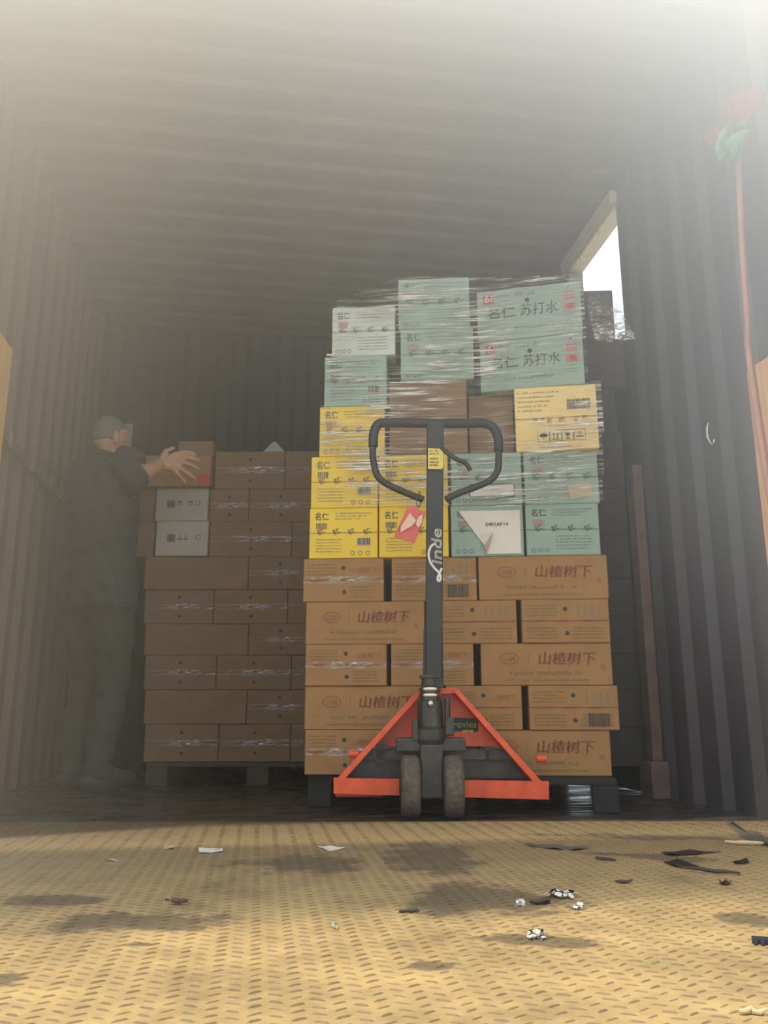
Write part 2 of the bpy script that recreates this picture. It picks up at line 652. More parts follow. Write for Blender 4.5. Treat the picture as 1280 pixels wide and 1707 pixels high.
m = bpy.data.materials.new('dusty_tread_steel')
m.use_nodes = True
nt = m.node_tree
b = nt.nodes['Principled BSDF']
b.inputs['Roughness'].default_value = 0.62
tc = nt.nodes.new('ShaderNodeTexCoord')
n1 = nt.nodes.new('ShaderNodeTexNoise')
n1.inputs['Scale'].default_value = 5
n1.inputs['Detail'].default_value = 9
n1.inputs['Roughness'].default_value = 0.75
nt.links.new(tc.outputs['Object'], n1.inputs[0])
r = nt.nodes.new('ShaderNodeValToRGB')
e = r.color_ramp.elements
e[0].position = 0.30
e[0].color = (0.20, 0.14, 0.065, 1)
e[1].position = 0.62
e[1].color = (0.45, 0.315, 0.138, 1)
nt.links.new(n1.outputs[0], r.inputs[0])
spots = []
for px0, px1, py, ry, rot in ((90, 400, 1535, 0.07, 0.05), (0, 170, 1500, 0.05, 0), (650, 940, 1500, 0.14, -0.1), (790, 1010, 1570, 0.035, -0.25), (1010, 1200, 1430, 0.05, -0.35),
                             (640, 800, 1430, 0.22, 0.1), (1170, 1290, 1530, 0.05, -0.5), (-40, 40, 1635, 0.03, 0), (200, 265, 1574, 0.015, 0), (880, 1230, 1395, 0.05, -0.2), (960, 1120, 1425, 0.03, -0.3), (410, 620, 1440, 0.12, 0.0), (680, 760, 1610, 0.02, 0)):
    a, c = on_floor(px0, py, PT), on_floor(px1, py, PT)
    spots.append(((a.x + c.x) / 2, (a.y + c.y) / 2, (c - a).length / 2, ry, rot - YAW))
st = stains(nt, tc.outputs['Object'], spots)
mx = nt.nodes.new('ShaderNodeMix')
mx.data_type = 'RGBA'
mx.inputs['B'].default_value = (0.07, 0.055, 0.034, 1)
sm = nt.nodes.new('ShaderNodeMath')
sm.operation = 'MULTIPLY'
sm.inputs[1].default_value = 0.72
nt.links.new(st, sm.inputs[0])
nt.links.new(sm.outputs[0], mx.inputs['Factor'])
nt.links.new(r.outputs[0], mx.inputs['A'])
# darker brown towards the truck's edge, broken up by noise
sx = nt.nodes.new('ShaderNodeSeparateXYZ')
nt.links.new(tc.outputs['Object'], sx.inputs[0])
g1 = nt.nodes.new('ShaderNodeMath')
g1.operation = 'MULTIPLY_ADD'
g1.inputs[1].default_value = 1.5
nt.links.new(n1.outputs[0], g1.inputs[0])
nt.links.new(sx.outputs['Y'], g1.inputs[2])
g2 = nt.nodes.new('ShaderNodeMapRange')
g2.inputs['From Min'].default_value = 2.35
g2.inputs['From Max'].default_value = 3.35
g2.inputs['To Max'].default_value = 0.8
nt.links.new(g1.outputs[0], g2.inputs[0])
mx2 = nt.nodes.new('ShaderNodeMix')
mx2.data_type = 'RGBA'
mx2.inputs['B'].default_value = (0.085, 0.06, 0.03, 1)
nt.links.new(g2.outputs[0], mx2.inputs['Factor'])
nt.links.new(mx.outputs['Result'], mx2.inputs['A'])
nt.links.new(mx2.outputs['Result'], b.inputs['Base Color'])
n2 = nt.nodes.new('ShaderNodeTexNoise')
n2.inputs['Scale'].default_value = 90
nt.links.new(tc.outputs['Object'], n2.inputs[0])
bp = nt.nodes.new('ShaderNodeBump')
bp.inputs['Strength'].default_value = 0.35
bp.inputs['Distance'].default_value = 0.003
nt.links.new(n2.outputs[0], bp.inputs['Height'])
nt.links.new(bp.outputs[0], b.inputs['Normal'])

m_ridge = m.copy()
m_ridge.name = 'shaded_tread_ridge'
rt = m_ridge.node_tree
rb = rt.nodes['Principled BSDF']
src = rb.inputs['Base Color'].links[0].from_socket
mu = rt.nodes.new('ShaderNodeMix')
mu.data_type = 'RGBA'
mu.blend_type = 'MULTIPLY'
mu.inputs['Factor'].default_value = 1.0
mu.inputs['B'].default_value = (0.50, 0.48, 0.45, 1)  # ridges darkened: their shadow sides are put into the colour
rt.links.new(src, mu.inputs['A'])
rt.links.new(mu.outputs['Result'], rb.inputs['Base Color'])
bm = bmesh.new()
X0, X1 = -1.25, 2.2
prism(bm, [Vector((X0, 0.2, PT)), Vector((X1, 0.2, PT)), Vector((X1, plate_edge(X1), PT)), Vector((X0, plate_edge(X0), PT))], (0, 0, -0.0039))
PITCHM = 0.0235
ny = int(2.4 / PITCHM)
nx = int((X1 - X0) / PITCHM)
for i in range(nx):
    for j in range(ny):
        x = X0 + (i + 0.5) * PITCHM
        y = 0.62 + (j + 0.5) * PITCHM
        if y > plate_edge(x) - 0.02 or abs(x - 0.15 * y) > 0.25 + 0.62 * y:
            continue
        a = (0.48 if i % 2 else -0.48) + random.uniform(-0.07, 0.07)
        y += 0.012 * (i % 2) + random.uniform(-0.0015, 0.0015)
        hz = 0.0018 + random.uniform(-0.0007, 0.0004)
        c, s = math.cos(a), math.sin(a)
        L_, W_ = 0.0112 + random.uniform(-0.0015, 0.001), 0.0021 + random.uniform(-0.0006, 0.0004)
        pr = [(-L_, 0), (-L_ * 0.5, -W_), (L_ * 0.5, -W_), (L_, 0), (L_ * 0.5, W_), (-L_ * 0.5, W_)]
        vs = [bm.verts.new((x + p * c - q_ * s, y + p * s + q_ * c, PT - 0.0003)) for p, q_ in pr]
        t0 = bm.verts.new((x - L_ * 0.5 * c, y - L_ * 0.5 * s, PT + hz))
        t1 = bm.verts.new((x + L_ * 0.5 * c, y + L_ * 0.5 * s, PT + hz))
        for f in ((vs[0], vs[1], t0), (vs[1], vs[2], t1, t0), (vs[2], vs[3], t1), (vs[3], vs[4], t1), (vs[4], vs[5], t0, t1), (vs[5], vs[0], t0)):
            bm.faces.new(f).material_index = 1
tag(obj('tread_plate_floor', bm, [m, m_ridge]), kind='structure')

# pale yard outside, below the truck
bm = bmesh.new()
box(bm, -40, 40, -40, 40, -1.2, -1.1)
tag(obj('ground', bm, mat('pale_concrete', (0.42, 0.38, 0.30), 0.9, noise=0.15, scale=1.5)), kind='structure')

# ------------------------------------------------------------------ goods on the front pallet
FRONT = Frame(at(760, 1100, 3.05), -YAW - math.radians(4.5))
FR_M = Matrix.Rotation(FRONT.yaw, 4, 'Z')


def carton_body(W, Dp, Hh, m, name='carton', seam=True, sag=0.0):
    """folded board box; the closing gap of the flaps is a shallow groove across the end that shows"""
    bm = bmesh.new()
    if seam:
        g, d = 0.0012, 0.0035
        zm = Hh / 2
        prof = [(0, 0.003), (0.003, 0), (0, zm - g), (d, zm - g), (d, zm + g), (0, zm + g), (0, Hh - 0.003), (0.003, Hh)]
        prof = [(0.003, 0), (0, 0.003), (0, zm - g * 2), (d, zm - g), (d, zm + g), (0, zm + g * 2), (0, Hh - 0.003), (0.003, Hh), (Dp - 0.003, Hh), (Dp, Hh - 0.003), (Dp, 0.003), (Dp - 0.003, 0)]
    else:
        prof = [(0.003, 0), (0, 0.003), (0, Hh - 0.003), (0.003, Hh), (Dp - 0.003, Hh), (Dp, Hh - 0.003), (Dp, 0.003), (Dp - 0.003, 0)]
    n = len(prof)
    xs = [-W / 2, -W / 2 + 0.003, W / 2 - 0.003, W / 2]
    rings = []
    for k, x in enumerate(xs):
        inn = 0.0025 if k in (0, 3) else 0
        rings.append([bm.verts.new((x, min(max(y, inn), Dp - inn), min(max(z, inn), Hh - inn))) for y, z in prof])
    for a, c in zip(rings, rings[1:]):
        for i in range(n):
            bm.faces.new((a[i], c[i], c[(i + 1) % n], a[(i + 1) % n]))
    bm.faces.new(rings[0])
    bm.faces.new(rings[-1][::-1])
    bmesh.ops.recalc_face_normals(bm, faces=bm.faces[:])
    return bm


def print_haw_long(bm, W, Hh, rng):
    """long side of the hawthorn drink cartons"""
    k = W / 0.47
    cx = -W * 0.5 + W * 0.22
    zc = Hh * 0.64
    ring(bm, cx, zc, 0.036 * k, 0.021, 0.004, RI)
    text(bm, '山楂', cx, zc - 0.009, 0.018, 0.044 * k, RI, anchor='c')
    rect(bm, -W * 0.135, -W * 0.130, zc - 0.022, zc + 0.022, RI)
    text(bm, '山楂树下', -W * 0.06, zc - 0.022, 0.044, W * 0.43, RI, shear=0.12, bold=0.0012)
    microtext(bm, -W * 0.28, W * 0.28, Hh * 0.25, 0.0115, GI, rng)
    microtext(bm, -W * 0.34, W * 0.34, Hh * 0.10, 0.0065, GI, rng)
    rect(bm, -W * 0.44, -W * 0.40, Hh * 0.30, Hh * 0.31, RI)
    ring(bm, W * 0.43, Hh * 0.42, 0.010, 0.010, 0.002, RI)
    rect(bm, W * 0.42, W * 0.44, Hh * 0.40, Hh * 0.44, RI)


def print_haw_end(bm, W, Hh, rng, style=0):
    disc(bm, 0.0, Hh * 0.78, 0.0075, mi=DI)
    disc(bm, 0.004, Hh * 0.22, 0.0075, mi=DI)
    if style == 0:
        text(bm, '山楂树下', W * 0.10, Hh * 0.66, 0.022, W * 0.33, FI if rng.random() < 0.4 else RI, shear=0.1)
        for k in range(4):
            microtext(bm, -W * 0.45, -W * 0.08, Hh * (0.62 + 0.075 * k), 0.005, GI, rng)
        for k in range(4):
            microtext(bm, W * 0.08, W * 0.40, Hh * (0.10 + 0.075 * k), 0.005, GI, rng)
    else:
        for k in range(4):
            microtext(bm, -W * 0.45, -W * 0.08, Hh * (0.62 + 0.075 * k), 0.005, GI, rng)
            microtext(bm, -W * 0.45, -W * 0.08, Hh * (0.10 + 0.075 * k), 0.005, GI, rng)
            microtext(bm, W * 0.08, W * 0.45, Hh * (0.10 + 0.075 * k), 0.005, GI, rng)
        for k in range(4):
            rect(bm, W * (0.14 + 0.08 * k), W * (0.14 + 0.08 * k) + 0.005, Hh * 0.62, Hh * 0.86, FI)
    for k in range(3):
        text(bm, '山楂树下', -W * 0.40 + k * W * 0.28, Hh * 0.475, 0.010, W * 0.17, RI, y=-0.0022)
    if style == 2:
        barcode(bm, W * 0.16, W * 0.40, Hh * 0.08, Hh * 0.38, DI, rng)


def print_soda_end(bm, W, Hh, rng, dark=YI, style=0):
    text(bm, '名仁', -W * 0.42, Hh * 0.76, Hh * 0.15, W * 0.20, dark, bold=0.0006)
    for k in range(3):
        microtext(bm, -W * 0.12, W * (0.42 - 0.08 * k), Hh * (0.88 - 0.055 * k), 0.0048, FI, rng)
    barcode(bm, -W * 0.40, -W * 0.24, Hh * 0.58, Hh * 0.70, PK if style == 1 else YI, rng)
    for k in range(4):
        text(bm, '名仁', -W * 0.36 + k * W * 0.225, Hh * 0.45, Hh * 0.11, W * 0.105, dark, rot=0.45, y=-0.0022, bold=0.0005)
    rect(bm, -W * 0.49, W * 0.49, Hh * 0.495, Hh * 0.503, FI, y=-0.0018)
    if style in (0, 1):
        for k in range(5):
            microtext(bm, -W * 0.10 if style else -W * 0.40, W * 0.40 if style else 0.0, Hh * (0.36 - 0.06 * k), 0.0045, FI, rng)
    for k in range(3):
        ring(bm, W * (0.14 + 0.11 * k) if style == 0 else -W * (0.40 - 0.09 * k), Hh * 0.10, 0.008, 0.008, 0.002, YI)
    if style == 0:
        rect(bm, W * 0.20, W * 0.40, Hh * 0.24, Hh * 0.40, TI, y=-0.0011)
        barcode(bm, W * 0.21, W * 0.39, Hh * 0.26, Hh * 0.39, DI, rng)


def print_soda_long(bm, W, Hh, rng):
    rect(bm, -W * 0.44, -W * 0.335, Hh * 0.74, Hh * 0.93, BI)
    text(bm, '6', -W * 0.425, Hh * 0.765, Hh * 0.14, W * 0.05, WI, y=-0.002, bold=0.0012)
    for k in range(3):
        rect(bm, -W * 0.362, -W * 0.345, Hh * (0.77 + 0.05 * k), Hh * (0.80 + 0.05 * k), WI, y=-0.002)
    microtext(bm, -W * 0.31, W * 0.08, Hh * 0.83, Hh * 0.08, FI, rng, cell=W * 0.038)
    text(bm, '名仁', -W * 0.40, Hh * 0.43, Hh * 0.22, W * 0.27, YI, bold=0.0018)
    text(bm, '苏打水', -W * 0.08, Hh * 0.43, Hh * 0.24, W * 0.36, YI, bold=0.0006)
    disc(bm, -W * 0.01, Hh * 0.74, 0.0095, mi=DI)
    microtext(bm, -W * 0.27, W * 0.22, Hh * 0.19, Hh * 0.055, FI, rng)
    rect(bm, W * 0.34, W * 0.445, Hh * 0.66, Hh * 0.82, PK)
    rect(bm, W * 0.33, W * 0.455, Hh * 0.44, Hh * 0.60, PK)
    text(bm, '名', W * 0.36, Hh * 0.46, Hh * 0.12, W * 0.07, BI, y=-0.002, bold=0.001)
    for k in range(3):
        microtext(bm, W * 0.34, W * 0.44, Hh * (0.24 + 0.06 * k), 0.004, FI, rng)
    disc(bm, W * 0.385, Hh * 0.90, 0.005, mi=YI)


def print_cream(bm, W, Hh, rng):
    for k in range(5):
        microtext(bm, -W * 0.46, W * (0.05 - 0.05 * k), Hh * (0.90 - 0.07 * k), 0.0055, YI, rng)
    barcode(bm, W * 0.14, W * 0.42, Hh * 0.62, Hh * 0.78, DI, rng)
    for s, x, w_ in (('伊', -0.30, 0.06), ('牛', -0.20, 0.05), ('新', -0.12, 0.06), ('依', 0.02, 0.08), ('公', 0.20, 0.06), ('司', 0.30, 0.05)):
        text(bm, s, W * x, Hh * 0.43, Hh * 0.085, W * w_, BR, shear=0.3)
    rect(bm, -W * 0.48, W * 0.48, Hh * 0.500, Hh * 0.506, BR)
    for k in range(4):
        x = -W * 0.23 + k * W * 0.145
        z = Hh * 0.14
        s = Hh * 0.17
        t = 0.0016
        for (a, c, d, e_) in ((0, s, 0, t), (0, s, s - t, s), (0, t, 0, s), (s - t, s, 0, s)):
            rect(bm, x + a, x + c, z + d, z + e_, DI)
        if k == 0:
            disc(bm, x + s / 2, z + s * 0.55, s * 0.34, s * 0.2, DI)
            rect(bm, x + s * 0.47, x + s * 0.53, z + s * 0.18, z + s * 0.55, DI)
        elif k == 1:
            for xx in (0.3, 0.62):
                rect(bm, x + s * xx, x + s * (xx + 0.08), z + s * 0.2, z + s * 0.8, DI)
                rect(bm, x + s * (xx - 0.08), x + s * (xx + 0.16), z + s * 0.66, z + s * 0.74, DI)
            rect(bm, x + s * 0.15, x + s * 0.85, z + s * 0.12, z + s * 0.18, DI)
        elif k == 2:
            rect(bm, x + s * 0.32, x + s * 0.68, z + s * 0.45, z + s * 0.85, DI)
            rect(bm, x + s * 0.46, x + s * 0.54, z + s * 0.2, z + s * 0.45, DI)
            rect(bm, x + s * 0.32, x + s * 0.68, z + s * 0.15, z + s * 0.21, DI)
        else:
            ring(bm, x + s * 0.55, z + s * 0.65, s * 0.15, s * 0.15, 0.003, DI)
            rect(bm, x + s * 0.2, x + s * 0.8, z + s * 0.3, z + s * 0.4, DI)
    microtext(bm, -W * 0.20, W * 0.30, Hh * 0.04, 0.005, YI, rng)


def carton(frame, x0, x1, z0, z1, ymid, m, label, depth, printer=None, seam=True, dv=0.0, yaw=0.0, group=None, tape=False, **kw):
    u0, _ = frame.uz(x0, ymid, dv)
    u1, _ = frame.uz(x1, ymid, dv)
    W = (u1 - u0) * math.cos(0) - 0.003
    Hh = z1 - z0 - 0.001
    P = frame.p((u0 + u1) / 2, dv, z0)
    M = Matrix.Translation(P) @ Matrix.Rotation(frame.yaw + yaw, 4, 'Z')
    o = obj('carton', carton_body(W, depth, Hh, m, seam=seam), m, M=M)
    tag(o, label, 'carton', group)
    rng = random.Random(int(x0 * 7 + ymid))
    if printer:
        pb = bmesh.new()
        printer(pb, W, Hh, rng, **kw)
        obj('lettering', pb, INKS, o)
    if tape:
        tb = bmesh.new()
        n = 16
        hh = Hh * 0.17
        rows = []
        for k in range(n + 1):
            x = -W / 2 + W * k / n
            rows.append([tb.verts.new((x, -0.0016 - rng.random() * 0.0022, Hh / 2 + hh * (j - 1.0) * 0.5 + (rng.random() - 0.5) * 0.004)) for j in range(3)])
        for a, c in zip(rows, rows[1:]):
            for j in range(2):
                tb.faces.new((a[j], c[j], c[j + 1], a[j + 1]))
        obj('packing_tape', tb, CLEAR, o, smooth=True)
    return o


def zrow(frame, py, px=760):
    return frame.uz(px, py)[1]


BR_Y = [1293, 1217, 1143, 1073, 1001, 928]
BZ = [zrow(FRONT, y) for y in BR_Y]
DECK = BZ[0]
L_LONG, L_SHORT = 0.27, 0.44
ORD = ['bottom', 'second', 'third', 'fourth', 'top']
rows = [
    [(507, 640, 's'), (642, 796, 's'), (799, 1019, 'l')],
    [(507, 716, 'l'), (742, 871, 's'), (881, 1032, 's')],
    [(508, 645, 's'), (651, 790, 's'), (801, 1021, 'l')],
    [(509, 708, 'l'), (714, 862, 's'), (869, 1017, 's')],
    [(505, 640, 's'), (652, 795, 's'), (797, 1014, 'l')],
]
POSN = ['left', 'middle', 'right']
for ri, row in enumerate(rows):
    for ci, (x0, x1, k) in enumerate(row):
        ym = (BR_Y[ri] + BR_Y[ri + 1]) / 2
        long_ = k == 'l'
        lab = 'hawthorn carton, %s outward, %s in the %s brown row of the front stack' % (
            'long side' if long_ else 'short end', POSN[ci], ORD[ri])
        kw = {} if long_ else {'style': (2 if (ri, ci) in ((1, 2), (4, 1)) else (1 if ri == 3 else 0))}
        carton(FRONT, x0, x1, BZ[ri], BZ[ri + 1], ym, KRAFT, lab, L_LONG if long_ else L_SHORT,
               print_haw_long if long_ else print_haw_end, seam=not long_,
               dv=random.uniform(-0.006, 0.006), yaw=random.uniform(-0.015, 0.015),
               group='brown hawthorn drink cartons on the front pallet', tape=not long_ and ri in (0, 2, 4), **kw)

Z6 = BZ[5]
Z7 = zrow(FRONT, 843)
Z8 = zrow(FRONT, 756)
Z9 = zrow(FRONT, 672)
Z10 = zrow(FRONT, 588)
Z11 = zrow(FRONT, 506)
GY = 'yellow soda water cartons'
GT = 'mint soda water cartons'
carton(FRONT, 515, 630, Z6, Z7, 887, YELLOW, 'yellow soda water carton standing directly on the brown cartons, at the stack left corner', 0.36, print_soda_end, group=GY, style=0)
carton(FRONT, 631, 748, Z6, Z7, 887, YELLOW, 'yellow soda water carton behind the hanging red tag', 0.36, print_soda_end, group=GY, style=0, dv=-0.004)
carton(FRONT, 518, 630, Z7, Z8, 800, YELLOW, 'shiny film-covered yellow carton, second yellow one up at the stack left edge', 0.36, print_soda_end, group=GY, style=0)
carton(FRONT, 631, 747, Z7, Z8, 800, YELLOW, 'yellow soda water carton seen inside the jack handle loop', 0.36, print_soda_end, group=GY, style=0)
carton(FRONT, 532, 642, Z8, Z9, 715, YELLOW, 'topmost yellow soda water carton, under the mint ones at the stack left edge', 0.36, print_soda_end, group=GY, style=1)
torn = carton(FRONT, 751, 873, Z6, Z7, 884, TEAL, 'mint carton with a torn white paper sheet on its end', 0.36, print_soda_end, group=GT, style=1)
carton(FRONT, 876, 1000, Z6, Z7, 884, TEAL, 'mint soda water carton at the right corner directly on the brown cartons', 0.36, print_soda_end, group=GT, style=1)
bc = carton(FRONT, 751, 870, Z7, Z8, 797, TEAL, 'mint carton with a wide black-framed barcode behind the handle', 0.36, print_soda_end, group=GT, style=1)
tl = carton(FRONT, 873, 998, Z7, Z8, 797, TEAL, 'mint carton with a slanted tan barcode label under the cream carton', 0.36, print_soda_end, group=GT, style=1, dv=0.003)
carton(FRONT, 540, 645, Z9, Z10, 630, TEAL, 'mint soda water carton resting on the topmost yellow carton', 0.36, print_soda_end, group=GT, style=0)
carton(FRONT, 553, 659, Z10, Z11, 547, TEALW, 'glossy mint carton paled by painted film glare, top left of the front stack', 0.36, print_soda_end, group=GT, style=1)

# labels and the torn sheet stuck on those ends
pb = bmesh.new()
for a, c, d, e_ in ((-0.065, 0.105, 0.030, 0.034), (-0.065, 0.105, 0.078, 0.082), (-0.065, -0.061, 0.030, 0.082), (0.101, 0.105, 0.030, 0.082)):
    rect(pb, a, c, d, e_, DI, y=-0.0022)
rect(pb, -0.065, 0.105, 0.030, 0.082, WI, y=-0.0018)
barcode(pb, -0.056, 0.096, 0.036, 0.076, DI)
microtext(pb, -0.05, 0.09, 0.016, 0.008, YI)
obj('barcode_label', pb, INKS, bc)
pb = bmesh.new()
rect(pb, -0.085, 0.0, 0.0, 0.055, TI, y=-0.002)
barcode(pb, -0.065, -0.015, 0.02, 0.045, BR)
lb = obj('barcode_label', pb, INKS, tl)
lb.location = (0.115, -0.0005, 0.032)
lb.rotation_euler = (0, -0.22, 0)
# torn sheet: a flat part and a lifted, folded corner
pb = bmesh.new()
W = 0.26
pts = [(-0.105, 0.172), (0.122, 0.172), (0.122, 0.008), (-0.005, 0.008), (-0.012, 0.040)]
prism(pb, [Vector((x, -0.0048, z)) for x, z in pts], (0, 0.0012, 0), WI)
f1 = [(-0.012, 0.040), (-0.004, 0.006), (0.022, 0.088)]
a = [pb.verts.new((x, yy, z)) for (x, z), yy in zip(f1, (-0.006, -0.008, -0.0255))]
pb.faces.new(a).material_index = TI
a = [pb.verts.new((x, yy, z)) for (x, z), yy in zip([(-0.012, 0.040), (0.022, 0.088), (-0.03, 0.08)], (-0.006, -0.0257, -0.006))]
pb.faces.new(a).material_index = WI
text(pb, 'E401AF14', -0.005, 0.112, 0.013, 0.082, DI, y=-0.0056, bold=0.0006)
microtext(pb, -0.04, 0.0, 0.14, 0.008, YI)
microtext(pb, -0.05, -0.01, 0.118, 0.009, YI)
obj('paper_sheet', pb, INKS, torn)

# middle column
ZM1 = zrow(FRONT, 632)
ZM2 = zrow(FRONT, 546)
ZM3 = zrow(FRONT, 462)
carton(FRONT, 648, 779, Z8, ZM1, 690, KRAFT2, 'plain brown carton under stretch film above the handle top bar', 0.36, None, group=None, dv=0.0)
carton(FRONT, 667, 790, ZM1, ZM2, 588, TEAL, 'mint soda water carton resting on the plain brown carton, one below the summit', 0.36, print_soda_end, group=GT, style=1)
carton(FRONT, 663, 783, ZM2, ZM3, 504, TEAL, 'highest mint carton at the top centre of the front stack', 0.36, print_soda_end, group=GT, style=1)
# right column
ZC = zrow(FRONT, 650)
carton(FRONT, 781, 856, Z8, ZC, 705, KRAFT2, 'dim brown carton recessed between the plain brown and the cream carton', 0.34, None, dv=0.07)
carton(FRONT, 858, 996, Z8, ZC, 700, CREAM, 'cream carton with handling icons and brown brush writing', 0.34, print_cream, dv=-0.012, yaw=math.radians(-5), group=None)
ZB1 = zrow(FRONT, 567)
ZB2 = zrow(FRONT, 482)
carton(FRONT, 799, 973, ZC, ZB1, 610, TEAL, 'long mint carton with big black lettering, resting on the cream carton', 0.25, print_soda_long, seam=False, yaw=math.radians(-9), group=GT)
carton(FRONT, 794, 969, ZB1, ZB2, 525, TEAL, 'topmost long mint carton with big black lettering at the stack top right', 0.25, print_soda_long, seam=False, yaw=math.radians(-9.5), group=GT)

# dim cartons deeper on the pallet, seen past the stack's right side, shade in their colour
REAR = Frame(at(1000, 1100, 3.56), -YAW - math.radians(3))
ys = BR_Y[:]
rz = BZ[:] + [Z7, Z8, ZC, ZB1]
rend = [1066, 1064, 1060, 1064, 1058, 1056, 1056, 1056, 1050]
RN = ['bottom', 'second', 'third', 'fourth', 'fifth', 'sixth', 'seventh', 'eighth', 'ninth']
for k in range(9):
    carton(REAR, 945, rend[k], rz[k], rz[k + 1], 1000, SHADED,
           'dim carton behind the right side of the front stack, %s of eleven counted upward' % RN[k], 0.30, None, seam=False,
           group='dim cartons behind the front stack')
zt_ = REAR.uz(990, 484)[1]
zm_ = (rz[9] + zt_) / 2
carton(REAR, 945, 1046, rz[9], zm_, 540, SHADED, 'dim carton behind the lower long mint carton, second from the top of the dim stack', 0.30, None, seam=False)
carton(REAR, 945, 1022, zm_, zt_, 500, SHADED, 'topmost dim carton, against the bright side opening behind the long mint carton', 0.26, None, seam=False)

# pallet under the front stack
PAL = Frame(at(760, 1300, 3.02), -YAW - math.radians(12))
pt = thing('pallet', 'dark plastic pallet under the front stack of cartons', 'pallet', PAL.o, PAL.yaw)
bm = bmesh.new()
for k in range(8):
    box(bm, -0.53, 0.535, 0.0 + k * 0.095, 0.08 + k * 0.095, DECK - 0.024, DECK - 0.002, 0.004)
obj('deck', bm, PALLETM, pt)
for i, x in enumerate((-0.53, -0.03, 0.455)):
    for j, y in enumerate((0.0, 0.63)):
        if i == 2 and j:
            x = 0.26
        bm = bmesh.new()
        box(bm, x, x + 0.085, y, y + 0.11, 0.001, DECK - 0.0245, 0.004)
        obj('foot', bm, PALLETM, pt)

# ------------------------------------------------------------------ stretch film round the upper front stack
film_out = [(519, 846), (519, 760), (533, 756), (534, 674), (540, 670), (541, 590), (553, 586), (554, 504), (663, 460), (786, 459), (860, 466), (968, 470), (973, 560), (977, 640), (1000, 648), (1002, 756), (1002, 846)]
FOV = [FRONT.uz(x, y, -0.03) for x, y in film_out]


def inside(u, z):
    c = False
    n = len(FOV)
    for i in range(n):
        (x1, y1), (x2, y2) = FOV[i], FOV[(i + 1) % n]
        if (y1 > z) != (y2 > z) and u < (x2 - x1) * (z - y1) / (y2 - y1) + x1:
            c = not c
    return c


bm = bmesh.new()
umin, umax = min(p[0] for p in FOV), max(p[0] for p in FOV)
zmin, zmax = min(p[1] for p in FOV), max(p[1] for p in FOV)
NU, NZ = 130, 110
grid = {}
for i in range(NU + 1):
    for j in range(NZ + 1):
        u = umin + (umax - umin) * i / NU
        z = zmin + (zmax - zmin) * j / NZ
        if inside(u, z):
            bulge = 0.0
            if u > 0.12:
                bulge = min(0.075, (u - 0.12) * 0.16)     # the turned long cartons and the cream one stand out here
            wv = 0.003 * math.sin(z * 95 + u * 9 + 2 * math.sin(u * 11)) + 0.002 * math.sin(z * 170 - u * 14)
            grid[i, j] = bm.verts.new((u, -0.030 - bulge + wv, z))
for i in range(NU):
    for j in range(NZ):
        q4 = [(i, j), (i + 1, j), (i + 1, j + 1), (i, j + 1)]
        if all(k in grid for k in q4):
            bm.faces.new([grid[k] for k in q4])
fo = obj('stretch_film', bm, FILM, smooth=True, M=Matrix.Translation(FRONT.o) @ FR_M)
tag(fo, 'clear wrinkled stretch film wound over the mint and yellow cartons', 'stretch film')

# loose film end at the right shoulder of the load
bm = bmesh.new()
rng = random.Random(3)
n = 14
top = [FRONT.uz(974, 479, 0.10), FRONT.uz(1027, 499, 0.10)]
bot = [FRONT.uz(992, 570, 0.10), FRONT.uz(1060, 566, 0.10)]
rows_ = []
for j in range(n + 1):
    t = j / n
    a = Vector(top[0]) * (1 - t) + Vector(bot[0]) * t
    c = Vector(top[1]) * (1 - t) + Vector(bot[1]) * t
    rows_.append([bm.verts.new(((a * (1 - s / 8) + c * (s / 8)).x, 0.10 + rng.uniform(-0.014, 0.014), (a * (1 - s / 8) + c * (s / 8)).y)) for s in range(9)])
for a, c in zip(rows_, rows_[1:]):
    for s in range(8):
        bm.faces.new((a[s], a[s + 1], c[s + 1], c[s]))
fo = obj('film_scrap', bm, CLEAR, M=Matrix.Translation(FRONT.o) @ FR_M)
tag(fo, 'loose crinkled film end hanging off the top right of the load by the side door', 'film scrap')

# ------------------------------------------------------------------ the back left pallet load
BACK = Frame(at(400, 1100, 4.02), -YAW)
LY = [1270, 1207, 1150, 1092, 1040, 983, 928, 870, 815, 752]
LZ = [zrow(BACK, y, 380) for y in LY]
lrows = [[240, 364, 484, 604], [240, 411, 520, 600], [240, 360, 485, 604], [240, 414, 520, 600], [240, 356, 479, 600], [240, 414, 520, 600], None, None, [300, 357, 475, 600]]
RN9 = ['bottom', 'second', 'third', 'fourth', 'fifth', 'sixth', 'seventh', 'eighth', 'ninth']
CN = ['first', 'second', 'third', 'fourth']
for ri, xs in enumerate(lrows):
    if ri == 6:
        xs = [349, 486, 600]
    elif ri == 7:
        xs = [349, 415, 520, 600]
    elif ri == 8:
        xs = [358, 475, 600]
    for ci, (x0, x1) in enumerate(zip(xs, xs[1:])):
        short = (x1 - x0) < 150
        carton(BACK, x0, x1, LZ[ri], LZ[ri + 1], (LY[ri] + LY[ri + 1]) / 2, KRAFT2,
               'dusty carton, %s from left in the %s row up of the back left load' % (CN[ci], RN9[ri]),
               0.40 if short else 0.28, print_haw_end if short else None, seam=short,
               dv=random.uniform(-0.008, 0.004), group='dusty brown cartons on the back left pallet', tape=short)
